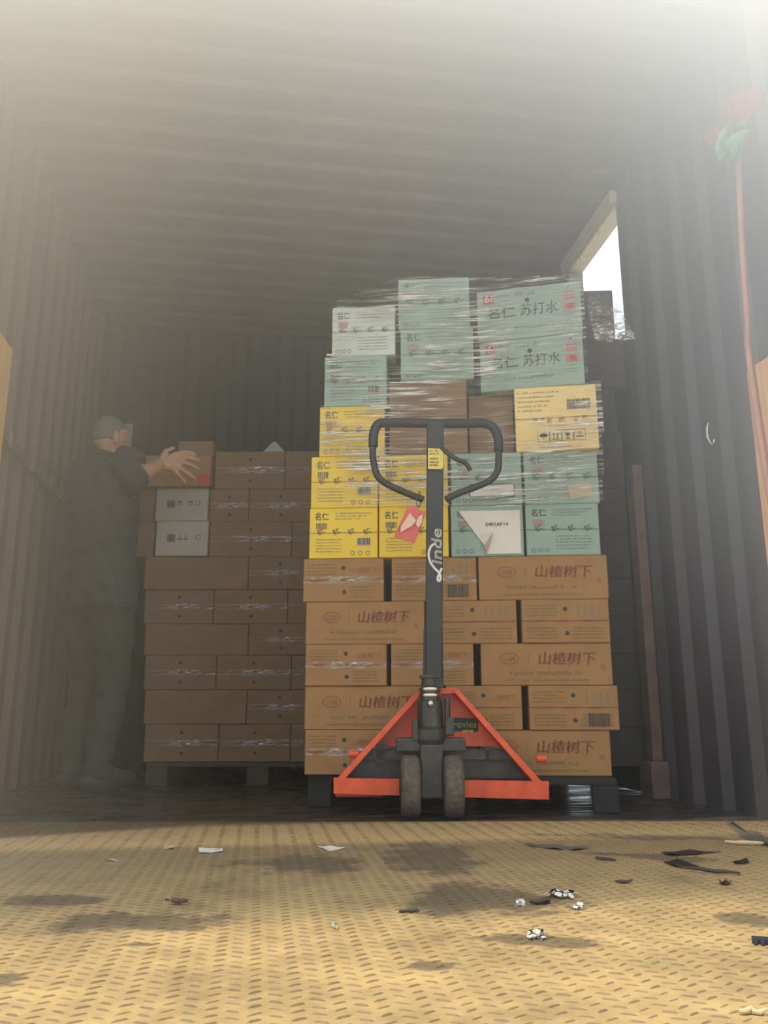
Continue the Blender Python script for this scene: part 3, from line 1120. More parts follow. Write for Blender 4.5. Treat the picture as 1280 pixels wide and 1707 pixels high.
# white cartons, one on the other
for k, (z0, z1, ym) in enumerate(((LZ[6], LZ[7], 900), (LZ[7], LZ[8], 842))):
    def pw(bm, W, Hh, rng):
        rect(bm, -W * 0.28, -W * 0.13, Hh * 0.40, Hh * 0.62, YI)
        microtext(bm, -W * 0.08, W * 0.30, Hh * 0.46, Hh * 0.15, YI, rng)
        text(bm, 'O', W * 0.26, Hh * 0.46, Hh * 0.15, None, YI)
    carton(BACK, 259, 347, z0, z1, ym, WHITEB, ('lower' if k == 0 else 'upper') + ' of the two white cartons beside the man, dark print on front', 0.30, pw, seam=False, dv=-0.02, group='white cartons')
    carton(BACK, 228, 257, z0, z1, ym, KRAFT2, ('lower' if k == 0 else 'upper') + ' narrow brown carton between the man and the white cartons', 0.30, None, seam=False, dv=0.0)
held = carton(BACK, 240, 351, LZ[8], zrow(BACK, 764, 300), 795, KRAFT, 'brown carton under the man\'s hand, red patch at its corner', 0.30, None, seam=False, dv=-0.05)
pb = bmesh.new()
u0 = (BACK.uz(351, 795, -0.05)[0] - BACK.uz(240, 795, -0.05)[0]) / 2
rect(pb, u0 - 0.062, u0 - 0.003, 0.004, 0.062, BI, y=-0.0014)
obj('red_patch', pb, INKS, held)['label'] = 'bright red corner patch'
top_c = carton(BACK, 296, 356, zrow(BACK, 764, 300) , zrow(BACK, 738, 300), 752, KRAFT2, 'small reddish brown carton on top behind the man\'s fingers', 0.2, None, seam=False, dv=-0.03)
# raised flap on the top carton
bm = bmesh.new()
zz = LZ[9]
u0 = BACK.uz(432, 752)[0]
u1 = BACK.uz(476, 752)[0]
um, zt = BACK.uz(456, 731)
prism(bm, [Vector((u0, 0.05, zz + 0.0005)), Vector((u1, 0.05, zz + 0.0005)), Vector((um + 0.004, 0.05, zt)), Vector((um - 0.008, 0.05, zt))], (0, 0.004, 0))
fo = obj('board_scrap', bm, WHITEB, M=Matrix.Translation(BACK.o) @ Matrix.Rotation(BACK.yaw, 4, 'Z'))
tag(fo, 'pale triangular board scrap standing on the back left load', 'board scrap')

pt = thing('pallet', 'dark wooden pallet under the back left load beside the man', 'pallet', BACK.p(0.02, 0, 0), BACK.yaw)
PW = mat('dark_pallet_wood', (0.06, 0.042, 0.026), 0.8, noise=0.3, scale=10)
bm = bmesh.new()
a0 = BACK.uz(236, 1280)[0]
a1 = BACK.uz(608, 1280)[0]
for k in range(6):
    box(bm, a0, a1, k * 0.16, k * 0.16 + 0.12, LZ[0] - 0.022, LZ[0] - 0.002, 0.002)
obj('deck', bm, PW, pt)
for x in (a0, (a0 + a1) / 2 - 0.05, a1 - 0.1):
    bm = bmesh.new()
    box(bm, x, x + 0.1, 0.0, 0.9, 0.001, LZ[0] - 0.0225, 0.003)
    obj('runner', bm, PW, pt)

# pale sheet leaning on the back wall behind the man's head
B2 = Frame(at(207, 1100, 4.75), -YAW)
bm = bmesh.new()
u0, zt = B2.uz(192, 706)
u1, _ = B2.uz(221, 706)
box(bm, u0, u1, 0, 0.018, 0.001, zt, 0.002)
bx = [(u0 + 0.016, u0 + 0.022, 0.02, zt - 0.03), (u1 - 0.022, u1 - 0.016, 0.02, zt - 0.03), (u0 + 0.016, u1 - 0.016, zt - 0.036, zt - 0.03)]
for x0, x1, z0, z1 in bx:
    box(bm, x0, x1, -0.004, -0.0002, z0, z1)
fo = obj('leaning_sheet', bm, mat('pale_grey_board', (0.42, 0.40, 0.34), 0.6), M=Matrix.Translation(B2.o) @ Matrix.Rotation(B2.yaw, 4, 'Z'))
tag(fo, 'tall pale board standing behind the man\'s head', 'board')

# ------------------------------------------------------------------ pallet jack
JD = 2.78
JO = on_floor(719, 1364)
JF = Frame(JO, -YAW)
jack = thing('pallet_jack', 'orange red hand pallet jack with black handle, parked under the front stack', 'pallet jack', JF.o, JF.yaw)


def J(px, py, dv=0.0):
    u, z = JF.uz(px, py, dv)
    return Vector((u, dv, z))


# steering wheels
for px in (684, 755):
    c = J(px, 1310, 0)
    w2 = 0.030
    R = 0.095
    bm = bmesh.new()
    lathe(bm, [(0.045, -w2), (R - 0.012, -w2), (R - 0.003, -w2 + 0.006), (R, -w2 + 0.014), (R, w2 - 0.014), (R - 0.003, w2 - 0.006), (R - 0.012, w2), (0.045, w2)], (c.x, 0.0, R + 0.001), (1, 0, 0), 40)
    wl = obj('steering_wheel', bm, TYRE, jack, smooth=True)
    bm = bmesh.new()
    lathe(bm, [(0.018, -w2 - 0.006), (0.04, -w2 - 0.004), (0.0445, -w2 + 0.004), (0.0445, w2 - 0.004), (0.04, w2 + 0.004), (0.018, w2 + 0.006)], (c.x, 0.0, R + 0.001), (1, 0, 0), 24)
    obj('hub', bm, GREASE, wl, smooth=True)
xl, xr = J(684, 1310).x, J(755, 1310).x
xm = (xl + xr) / 2
bm = bmesh.new()
cyl(bm, (xl + 0.028, 0, 0.096), (xr - 0.028, 0, 0.096), 0.016)
box(bm, xm - 0.036, xm + 0.036, -0.025, 0.06, 0.06, 0.225, 0.006)
box(bm, xl - 0.045, xr + 0.045, 0.005, 0.075, 0.198, 0.245, 0.008)
obj('axle_bracket', bm, GREASE, jack)
# pump
bm = bmesh.new()
lathe(bm, [(0.05, 0.2255), (0.055, 0.24), (0.055, 0.27), (0.044, 0.28), (0.042, 0.36), (0.036, 0.365), (0.034, 0.405), (0.028, 0.41), (0.028, 0.44)], (xm, 0.035, 0), (0, 0, 1), 28)
box(bm, xm - 0.06, xm - 0.042, 0.0, 0.05, 0.235, 0.30, 0.004)
box(bm, xm + 0.046, xm + 0.075, 0.0, 0.05, 0.25, 0.31, 0.006)
cyl(bm, (xm + 0.055, 0.02, 0.31), (xm + 0.055, 0.02, 0.37), 0.010)
pump = obj('pump', bm, GREASE, jack, smooth=False)
bm = bmesh.new()
for z in (0.372, 0.392):
    lathe(bm, [(0.0365, z), (0.0385, z + 0.003), (0.0385, z + 0.011), (0.0365, z + 0.014)], (xm, 0.035, 0), (0, 0, 1), 28)
cyl(bm, (xm, -0.012, 0.352), (xm, 0.0, 0.352), 0.012, seg=14)
obj('steel_collar', bm, STEEL, pump, smooth=True)

# chassis
bm = bmesh.new()
dvp = 0.17
prism(bm, [J(703, 1151, dvp), J(766, 1151, dvp), J(848, 1244, dvp), J(618, 1244, dvp)], (0, 0.012, 0))
ch = obj('chassis_plate', bm, ORANGE, jack)
for (a, b_, c, d) in (((698, 1149), (562, 1298), (575, 1298), (706, 1153)), ((764, 1149), (903, 1303), (889, 1303), (757, 1153))):
    bm = bmesh.new()
    prism(bm, [J(*a, 0.08), J(*b_, 0.08), J(*c, 0.08), J(*d, 0.08)], (0.0, 0.09, 0.0))
    obj('side_rail', bm, ORANGE, jack)
bm = bmesh.new()
dz = 0.075
prism(bm, [J(703, 1147, 0.10), J(762, 1147, 0.10), J(758, 1156, 0.10), J(707, 1156, 0.10)], (0, 0.08, 0))
obj('top_plate', bm, ORANGE, jack)
bm = bmesh.new()
p0, p1 = J(556, 1297, dz), J(915, 1303, dz)
q0, q1 = J(556, 1323, dz), J(915, 1333, dz)
prism(bm, [p0, p1, q1, q0], (0, 0.035, 0))
obj('front_bar', bm, ORANGE, jack)
za = q0.z + 0.006
for s, (xa, xb) in enumerate(((p0.x + 0.004, p0.x + 0.165), (p1.x - 0.165, p1.x - 0.004))):
    bm = bmesh.new()
    zt = DECK - 0.030
    box(bm, xa, xb, dz + 0.0355, 1.18, zt - 0.028, zt, 0.006)
    fk = obj('fork', bm, ORANGE, jack)
    bm = bmesh.new()
    cyl(bm, (xa + 0.03, 1.05, 0.038), (xb - 0.03, 1.05, 0.038), 0.036)
    obj('load_roller', bm, GREASE, fk)
bm = bmesh.new()
prism(bm, [J(612, 1248, 0.172), J(854, 1248, 0.172), J(890, 1298, 0.172), J(576, 1298, 0.172)], (0, 0.006, 0))  # dark sheet added for the shaded void under the chassis plate
obj('void_shade_plate', bm, GREASE, jack)
# link pins that stick out of the rails
for px, py in ((590, 1257), (902, 1265)):
    c = J(px, py, 0.15)
    bm = bmesh.new()
    cyl(bm, (c.x - 0.016, 0.15, c.z), (c.x + 0.016, 0.15, c.z), 0.012)
    obj('link_pin', bm, ORANGE, jack)
# dark linkage between the rails
bm = bmesh.new()
prism(bm, [J(618, 1250, 0.14), J(856, 1250, 0.14), J(868, 1266, 0.14), J(602, 1266, 0.14)], (0, 0.03, 0))
a = J(630, 1255, 0.19)
prism(bm, [J(626, 1240, 0.14), J(646, 1240, 0.14), J(640, 1272, 0.14), J(628, 1272, 0.14)], (0, 0.012, 0))
prism(bm, [J(808, 1246, 0.14), J(818, 1246, 0.14), J(814, 1268, 0.14), J(810, 1268, 0.14)], (0, 0.01, 0))
obj('linkage', bm, GREASE, jack)
# maker's plate
bm = bmesh.new()
prism(bm, [J(757, 1196, dvp - 0.003), J(797, 1198, dvp - 0.003), J(797, 1220, dvp - 0.003), J(755, 1219, dvp - 0.003)], (0, 0.002, 0))
mp_ = obj('name_plate', bm, DARK_INK, jack)
bm = bmesh.new()
a = J(757, 1215, 0)
c = J(757, 1213, dvp)
text(bm, 'rovles', c.x - 0.003, c.z, 0.022, 0.078, 0, y=dvp - 0.0045, bold=0.0008)
microtext(bm, c.x + 0.012, c.x + 0.055, c.z - 0.011, 0.007, 0)
for v in bm.verts:
    pass
obj('lettering', bm, LIME, mp_)
# handle column
bm = bmesh.new()
T = 0.034
prism(bm, [J(706, 1146, 0.012), J(740, 1146, 0.012), J(738, 1046, 0.006), J(707, 1046, 0.006)], (0, 0.05, 0))
foot_ = obj('handle_fork', bm, BLACK, jack)
foot_.location = (0, 0, 0)
bm = bmesh.new()
dvt = -0.03
col = prism(bm, [J(709, 1130, 0.004), J(737, 1130, 0.004), J(740, 702, dvt), J(712, 702, dvt)], (0, 0.036, 0))
bmesh.ops.bevel(bm, geom=bm.edges[:], offset=0.005, segments=3, affect='EDGES', profile=0.6)
bar = obj('handle_bar', bm, BLACK, jack)
bm = bmesh.new()
cyl(bm, J(712, 1128, 0.03) , J(735, 1128, 0.03), 0.012)
box(bm, xm - 0.034, xm + 0.034, -0.004, 0.066, 0.4415, J(720, 1128).z, 0.006)
obj('pivot_block', bm, GREASE, jack)
# loop
dl = -0.012
low = [(706, 833), (680, 823), (645, 807), (629, 793), (623, 772), (621, 752), (622, 730)]
hi_l = [(622, 745), (623, 722), (631, 707), (648, 705), (680, 705), (725, 706), (775, 706), (806, 706), (822, 713), (830, 730), (831, 752)]
low_r = [(831, 735), (831, 768), (829, 785), (818, 800), (795, 811), (765, 822), (743, 833)]
bm = bmesh.new()
tube(bm, smooth_path([J(*p, dl) for p in low], 5), 0.0118, 14)
tube(bm, smooth_path([J(*p, dl) for p in low_r], 5), 0.0118, 14)
for a in ((712, 834), (738, 834)):
    pass
obj('loop_frame', bm, BLACK, jack, smooth=True)
bm = bmesh.new()
tube(bm, smooth_path([J(*p, dl) for p in hi_l], 6), 0.0165, 16)
obj('hand_grip', bm, RUBBER, jack, smooth=True)
bm = bmesh.new()
tube(bm, smooth_path([J(736, 746, dvt - 0.004), J(748, 757, dvt - 0.006), J(762, 766, dvt - 0.008), J(773, 770, dvt - 0.008), J(779, 776, dvt - 0.008), J(784, 784, dvt - 0.008)], 5),
     0.0082, 10)
obj('release_lever', bm, BLACK, jack, smooth=True)
# yellow sticker on the column
bm = bmesh.new()
prism(bm, [J(713.5, 747, dvt - 0.0035), J(737, 748, dvt - 0.0035), J(739, 751, dvt - 0.0035), J(738.5, 779, dvt - 0.0035), J(736, 782, dvt - 0.0035), J(713.5, 781.5, dvt - 0.0035)], (0, 0.002, 0))
stk = obj('yellow_sticker', bm, STICKER, bar)
bm = bmesh.new()
for py in (753, 758, 766, 772, 777):
    a = J(716, py, dvt - 0.0045)
    microtext(bm, a.x, a.x + 0.036, a.z, 0.006, 0)
for v in bm.verts:
    v.co.y = dvt - 0.0045
obj('lettering', bm, DARK_INK, stk)
# script lettering up the column: a swash capital, then the small letters
bm = bmesh.new()


def script(pts, r):
    tube(bm, smooth_path([J(x, y, 0) for x, y in pts], 5), r, 8, flat=0.12)


text(bm, 'inde', 0, 0, 0.034, 0.118, 0, y=0, shear=0.22, bold=0.0018)
a = J(736.5, 942)
for v in bm.verts:                                   # turned to read upward along the column
    x, z = v.co.x, v.co.z
    v.co = Vector((a.x - z, 0, a.z + x))
script([(724.5, 908), (720, 910), (716, 916), (714, 926), (717, 938), (724, 948), (731, 955), (734, 962), (733, 968), (730, 969), (729, 964), (732, 957), (736, 948)], 0.0036)
yt, yb = J(720, 702, dvt), J(720, 1130, 0.004)
for v in bm.verts:                                   # laid on the leaning front face
    t = (v.co.z - yb.z) / (yt.z - yb.z)
    v.co.y = yb.y * (1 - t) + yt.y * t - 0.0012 + v.co.y * 0.25
obj('script_lettering', bm, PAINTW, bar)
# worn paint marks
# hanging tag (red plastic pouch with paper), tied to the loop
tagm = mat('red_plastic_pouch', (0.62, 0.10, 0.075), 0.3, noise=0.15, scale=18)
tdv = -0.045
root = thing('hanging_tag', 'red plastic tag pouch with pale paper scraps hanging from the jack handle loop', 'tag', JF.p(J(690, 840).x, tdv, J(690, 840).z), JF.yaw)
R0 = Vector((J(690, 840).x, tdv, J(690, 840).z))
bm = bmesh.new()
outline = [(679, 847), (686, 842), (694, 845), (697, 850), (710, 852), (704, 871), (691, 906), (657, 894)]
prism(bm, [J(*p, tdv) - R0 for p in outline], (0, 0.004, 0))
bmesh.ops.subdivide_edges(bm, edges=bm.edges[:], cuts=2, use_grid_fill=True)
for v in bm.verts:
    v.co.y += 0.004 * math.sin(v.co.x * 70 + v.co.z * 45)
obj('pouch', bm, tagm, root)
bm = bmesh.new()
for pl in ([(683, 855), (694, 868), (686, 877), (667, 888), (668, 879)], [(697, 862), (705, 857), (703, 872), (697, 880), (693, 874)]):
    prism(bm, [J(*p, tdv - 0.007) - R0 for p in pl], (0, 0.0015, 0))
obj('paper_scrap', bm, mat('pinkish_paper', (0.72, 0.50, 0.36), 0.7), root)
bm = bmesh.new()
loopp = [J(x, y, d) - R0 for x, y, d in ((697, 846, tdv + 0.003), (694, 838, -0.036), (696, 826, -0.034), (699, 820, -0.014), (701, 826, 0.012), (700, 840, -0.01), (698, 846, tdv + 0.004))]
tube(bm, smooth_path(loopp, 5), 0.0016, 8)
obj('string', bm, GREASE, root)

# ------------------------------------------------------------------ the man
MD = 3.74


def Mp(px, py, dD=0.0):
    return at(px, py, MD + dD)


def capsule_body(bm, ch):
    """limbs as tapered lengths with a ball at each joint; they are fused into one surface afterwards"""
    for (a, b_) in ch.e:
        ra, rb = ch.r[a], ch.r[b_]
        if (ch.v[a] - ch.v[b_]).length > 1e-4:
            cyl(bm, ch.v[a], ch.v[b_], ra, rb, 18)
    for p, r_ in zip(ch.v, ch.r):
        ic = bmesh.ops.create_icosphere(bm, subdivisions=2, radius=r_)
        for v in ic['verts']:
            v.co += p


def loft(bm, rings, seg=28):
    """closed body of elliptical sections: (centre, half width, half depth)"""
    rr = []
    for c_, a_, b_ in rings:
        rr.append([bm.verts.new(c_ + rside * a_ * math.cos(2 * PI * k / seg) + face * b_ * math.sin(2 * PI * k / seg)) for k in range(seg)])
    for p, q_ in zip(rr, rr[1:]):
        for k in range(seg):
            bm.faces.new((p[k], p[(k + 1) % seg], q_[(k + 1) % seg], q_[k]))
    bm.faces.new(rr[0][::-1])
    bm.faces.new(rr[-1])


class Chain:
    def __init__(self):
        self.v, self.e, self.r = [], [], []

    def add(self, pts, radii, start=None):
        prev = start
        for p, r in zip(pts, radii):
            self.v.append(Vector(p))
            self.r.append(r)
            if prev is not None:
                self.e.append((prev, len(self.v) - 1))
            prev = len(self.v) - 1
        return prev


# cam-aligned axes for offsets
RT = Vector((math.cos(YAW), -math.sin(YAW), 0))
FW = Vector((math.sin(YAW), math.cos(YAW), 0))
UP = Vector((0, 0, 1))
face = (RT * math.sin(math.radians(38)) + FW * math.cos(math.radians(38)))
rside = (RT * math.cos(math.radians(38)) - FW * math.sin(math.radians(38)))

hip = Mp(168, 985)
chest = Mp(172, 850)
upch = Mp(174, 795)
neck = Mp(177, 766)
headc = Mp(183, 733)
sh_r = upch + rside * 0.175 + UP * 0.03
sh_l = upch - rside * 0.185 + UP * 0.03
el_r = Mp(222, 801, -0.15)
wr_r = Mp(266, 775, -0.005)
HAND = 0.028
bm = bmesh.new()
loft(bm, [(hip - UP * 0.13, 0.10, 0.085), (hip - UP * 0.07, 0.165, 0.118), (hip, 0.172, 0.122), (hip * 0.55 + chest * 0.45, 0.150, 0.108),
          (chest, 0.172, 0.120), (upch - UP * 0.01, 0.182, 0.112), (upch + UP * 0.045, 0.140, 0.085), (neck - UP * 0.01, 0.075, 0.066), (neck + UP * 0.03, 0.056, 0.058)])
c = Chain()
c.add([neck - UP * 0.03, neck + UP * 0.04 + face * 0.012, headc - UP * 0.02], [0.060, 0.055, 0.055])
i_el = c.add([sh_r, (sh_r + el_r) / 2, el_r], [0.062, 0.052, 0.043])
i_wr = c.add([(el_r * 0.6 + wr_r * 0.4), wr_r], [0.043, 0.030], i_el)
palm = Mp(281, 768, 0.012)
DF = 0.026
fing = [
    [(292, 758), (304, 754), (315, 754), (325, 758)],
    [(294, 764), (308, 762), (321, 764), (332, 769)],
    [(295, 771), (309, 772), (321, 776), (332, 783)],
    [(293, 777), (304, 783), (315, 790), (324, 797)],
    [(288, 781), (295, 789), (302, 796), (309, 804)],
]
for k, ch_ in enumerate(fing[:5]):
    kn_ = Mp(*ch_[0], 0.012)
    c.add([palm, kn_], [0.026, 0.0155], None)
    c.add([wr_r, kn_], [0.022, 0.0145], None)
    c.add([kn_] + [Mp(*p, DF - (0.016 if j == 0 else 0.010 if j == 1 else 0.0)) for j, p in enumerate(ch_[1:])],
          [0.0142, 0.0112, 0.0104, 0.0088] if k < 4 else [0.0125, 0.0096, 0.0088, 0.0076], None)
c.add([Mp(271, 763, 0.0), Mp(277, 752, 0.008), Mp(289, 747, 0.018)], [0.017, 0.0125, 0.0095])
# the far arm, bent in front of the body
el_l = sh_l - UP * 0.27 + face * 0.02
wr_l = el_l + face * 0.14 + rside * 0.02 - UP * 0.19
i_e2 = c.add([sh_l, (sh_l + el_l) / 2, el_l], [0.062, 0.052, 0.043])
hd = (wr_l - el_l).normalized()
i_w2 = c.add([(el_l + wr_l) / 2, wr_l, wr_l + hd * 0.07], [0.040, 0.029, 0.032], i_e2)
for k in range(4):
    b0 = wr_l + hd * 0.08 + UP * (0.026 - 0.018 * k)
    c.add([b0, b0 + hd * 0.04, b0 + hd * 0.07 + rside * 0.012], [0.011, 0.0095, 0.0085])
c.add([wr_l + hd * 0.03 + UP * 0.03, wr_l + hd * 0.07 + UP * 0.05], [0.013, 0.0095])
for s in (1, -1):
    h0 = hip + rside * 0.095 * s - UP * 0.06
    kn = Vector((h0.x, h0.y, 0.47)) + face * 0.03
    an = Vector((h0.x, h0.y, 0.09)) - face * 0.02
    c.add([h0, (h0 + kn) / 2, kn, (kn * 0.6 + an * 0.4), an, an + face * 0.13 - UP * 0.055], [0.090, 0.077, 0.058, 0.057, 0.040, 0.033])
capsule_body(bm, c)

# head shape, nose, ear, jaw joined to the body and fused into one surface


def blob(bm, c, rx, ry, rz, ax=None, sub=3):
    """ellipsoid with axes: face direction ry, side rx, up rz"""
    r_ = bmesh.ops.create_icosphere(bm, subdivisions=sub, radius=1.0)
    Mx = Matrix((rside, face, UP)).transposed() if ax is None else ax
    for v in r_['verts']:
        v.co = headc + (Vector(c) - headc) * 0.9 + Mx @ Vector((v.co.x * rx, v.co.y * ry, v.co.z * rz)) * 0.9


blob(bm, headc + UP * 0.02, 0.076, 0.096, 0.105)
blob(bm, headc - UP * 0.045 + face * 0.035, 0.056, 0.066, 0.068)
blob(bm, headc - UP * 0.085 + face * 0.062, 0.028, 0.03, 0.025)
blob(bm, headc - UP * 0.022 + face * 0.108, 0.013, 0.022, 0.024, sub=2)
blob(bm, headc + UP * 0.022 + face * 0.088, 0.050, 0.014, 0.010, sub=2)
blob(bm, headc - UP * 0.060 + face * 0.096, 0.023, 0.010, 0.009, sub=2)
for s in (1, -1):
    blob(bm, headc - UP * 0.005 + rside * 0.078 * s - face * 0.012, 0.010, 0.020, 0.034, sub=2)
    blob(bm, headc + UP * 0.002 + rside * 0.032 * s + face * 0.085, 0.014, 0.010, 0.010, sub=2)
bmt = bmesh.new()
me = bpy.data.meshes.new('tmp')
bm.to_mesh(me)
bm.free()
bmt.free()
tmp = bpy.data.objects.new('tmp', me)
COL.objects.link(tmp)
rm = tmp.modifiers.new('fuse', 'REMESH')
rm.mode = 'VOXEL'
rm.voxel_size = 0.0048
smo = tmp.modifiers.new('smooth', 'SMOOTH')
smo.factor = 0.5
smo.iterations = 3
bpy.context.view_layer.update()
bme = bpy.data.meshes.new_from_object(tmp.evaluated_get(bpy.context.evaluated_depsgraph_get()))
bpy.data.objects.remove(tmp)
bme.polygons.foreach_set('use_smooth', [True] * len(bme.polygons))
bme.materials.clear()
bme.materials.append(SKIN)
man = bpy.data.objects.new('person', bme)
COL.objects.link(man)
tag(man, 'grey-haired person in dark shirt and trousers, seen from behind, hand on a carton', 'person')

# clothes: cut from the body's own surface and set off from it, with folds
SEGS = [('torso', hip, chest), ('torso', chest, upch), ('torso', upch, neck - UP * 0.03), ('head', neck + UP * 0.01, headc + UP * 0.06),
        ('sleeve', sh_r, el_r), ('arm', el_r, wr_r), ('arm', wr_r, Mp(300, 770, 0.02)), ('sleeve', sh_l, el_l), ('arm', el_l, wr_l), ('arm', wr_l, wr_l + face * 0.15)]
for s in (1, -1):
    h0 = hip + rside * 0.095 * s - UP * 0.06
    kn = Vector((h0.x, h0.y, 0.47)) + face * 0.03
    an = Vector((h0.x, h0.y, 0.09)) - face * 0.02
    SEGS += [('leg', h0, kn), ('leg', kn, an), ('foot', an - UP * 0.03, an + face * 0.16 - UP * 0.06)]


def seg_of(p):
    best = (9, None, 0)
    for n_, a_, b_ in SEGS:
        d_ = b_ - a_
        t_ = max(0.0, min(1.0, (p - a_).dot(d_) / d_.length_squared))
        q_ = (p - a_ - d_ * t_).length - {'torso': 0.10, 'head': 0.05, 'leg': 0.06}.get(n_, 0.035)
        if q_ < best[0]:
            best = (q_, n_, t_)
    return best[1], best[2]


def garment(name, m_, keep, off, fold):
    bm = bmesh.new()
    bm.from_mesh(bme)
    bm.normal_update()
    cut = [v for v in bm.verts if not keep(v.co)]
    bmesh.ops.delete(bm, geom=cut, context='VERTS')
    for v in bm.verts:
        p = v.co
        w_ = math.sin(p.z * 55 + p.x * 30 + 2.0 * math.sin(p.x * 21 + p.y * 17)) * math.sin(p.x * 40 - p.z * 18)
        v.co = p + v.normal * (off + fold * w_)
    for k in range(3):
        bmesh.ops.smooth_vert(bm, verts=bm.verts[:], factor=0.5, use_axis_x=True, use_axis_y=True, use_axis_z=True)
    bm.normal_update()
    # hems: the edge of the cloth is turned in towards the body
    ed = [e_ for e_ in bm.edges if e_.is_boundary]
    nrm = {v: v.normal.copy() for e_ in ed for v in e_.verts}
    ext = bmesh.ops.extrude_edge_only(bm, edges=ed)
    pos = {tuple(round(x_, 6) for x_ in v.co): n_ for v, n_ in nrm.items()}
    for v in [g for g in ext['geom'] if isinstance(g, bmesh.types.BMVert)]:
        n_ = pos.get(tuple(round(x_, 6) for x_ in v.co))
        if n_ is not None:
            v.co -= n_ * (off * 0.9)
    return obj(name, bm, m_, man, smooth=True)


def in_shirt(p):
    n_, t_ = seg_of(p)
    if n_ == 'sleeve':
        return True
    if n_ == 'arm' and (p - el_r).length < 0.06:
        return (p - el_r).dot((wr_r - el_r).normalized()) < 0.035
    if n_ == 'arm' and (p - el_l).length < 0.06:
        return (p - el_l).dot((wr_l - el_l).normalized()) < 0.02
    return (n_ == 'torso' or n_ == 'leg') and p.z > hip.z - 0.09 and p.z < neck.z - 0.005


def in_trousers(p):
    n_, t_ = seg_of(p)
    return (n_ == 'leg' or n_ == 'torso') and p.z < hip.z + 0.04 and p.z > 0.05


shirt = garment('shirt', SHIRT, in_shirt, 0.022, 0.006)
garment('trousers', TROUSER, in_trousers, 0.014, 0.005)
bm = bmesh.new()
cc = neck + UP * 0.004
pts = [cc + rside * 0.066 * math.cos(t * 2 * PI / 20) + face * 0.068 * math.sin(t * 2 * PI / 20) - UP * 0.014 * math.sin(t * 2 * PI / 20) for t in range(20)]
tube(bm, pts, 0.014, 10, closed=True)
obj('collar', bm, SHIRT, shirt, smooth=True)
for s in (1, -1):
    bm = bmesh.new()
    h0 = hip + rside * 0.095 * s
    an = Vector((h0.x, h0.y, 0.0))
    r_ = bmesh.ops.create_icosphere(bm, subdivisions=3, radius=1.0)
    Mx = Matrix((rside, face, UP)).transposed()
    for v in r_['verts']:
        z = max(-0.045, v.co.z * 0.06)
        v.co = an + UP * 0.046 + Mx @ Vector((v.co.x * 0.05, 0.045 + v.co.y * 0.14, z if v.co.y < 0.2 else z * 0.8))
    obj('shoe', bm, SHOE, man, smooth=True)
# hair cap: upper and back of the skull
bm = bmesh.new()
r_ = bmesh.ops.create_icosphere(bm, subdivisions=4, radius=1.0)
kill = []
rng = random.Random(5)
for v in r_['verts']:
    d = v.co.copy()
    keep = d.z > 0.10 + 0.55 * max(0, d.y) or (d.y < -0.2 and d.z > -0.42) or (abs(d.x) > 0.8 and d.y < 0.12 and d.z > -0.15)
    if not keep:
        kill.append(v)
    Mx = Matrix((rside, face, UP)).transposed()
    k = 1 + rng.uniform(-0.006, 0.012)
    v.co = headc + UP * 0.018 + Mx @ Vector((d.x * 0.0705 * k, d.y * 0.0885 * k, d.z * 0.0965 * k))
bmesh.ops.delete(bm, geom=kill, context='VERTS')
bmesh.ops.solidify(bm, geom=bm.faces[:], thickness=0.004)
obj('hair', bm, HAIR, man, smooth=True)

# ------------------------------------------------------------------ things at the rear opening
# left board
a = on_x(20, 592, -0.86)
bm = bmesh.new()
box(bm, -0.90, -0.845, 2.50, 2.735, 0.0045, a.z, 0.004)
tag(obj('wooden_post', bm, WOODY), 'yellow wooden board standing upright at the left edge of the truck opening', 'post')
# right board
a = on_x(1259, 620, XR - 0.03)
bm = bmesh.new()
box(bm, XR - 0.062, XR - 0.001, a.y - 0.26, a.y, 0.0045, a.z, 0.004)
tag(obj('wooden_post', bm, WOODO), 'orange-brown wooden board standing upright at the right edge, below the artificial rose', 'post')

# artificial rose on a long red stick tied to the right wall
RX = XR - 0.075
rp = [on_x(x, y, RX) for x, y in ((1230, 262), (1233, 330), (1238, 430), (1246, 540), (1257, 660))]
q = rp[-1] + (rp[-1] - rp[-2]).normalized() * 0.62
rose = thing('artificial_rose', 'artificial red roses with green leaves on a long red stick by the right wall', 'artificial flower', (rp[0].x, rp[0].y, 0.004))
RO = Vector((rp[0].x, rp[0].y, 0.004))
base = Vector((rp[-1].x + 0.0, rp[-1].y - 0.09, 0.0045))
STEM = mat('red_stick', (0.36, 0.16, 0.115), 0.45, noise=0.15, scale=12)
PETAL = mat('rose_cloth', (0.58, 0.07, 0.12), 0.6, noise=0.15, scale=30)
LEAF = mat('green_cloth_leaf', (0.06, 0.30, 0.12), 0.55, noise=0.2, scale=30)
bm = bmesh.new()
tube(bm, smooth_path([p - RO for p in rp] + [base - RO], 5), 0.0095, 12)
obj('stick', bm, STEM, rose, smooth=True)


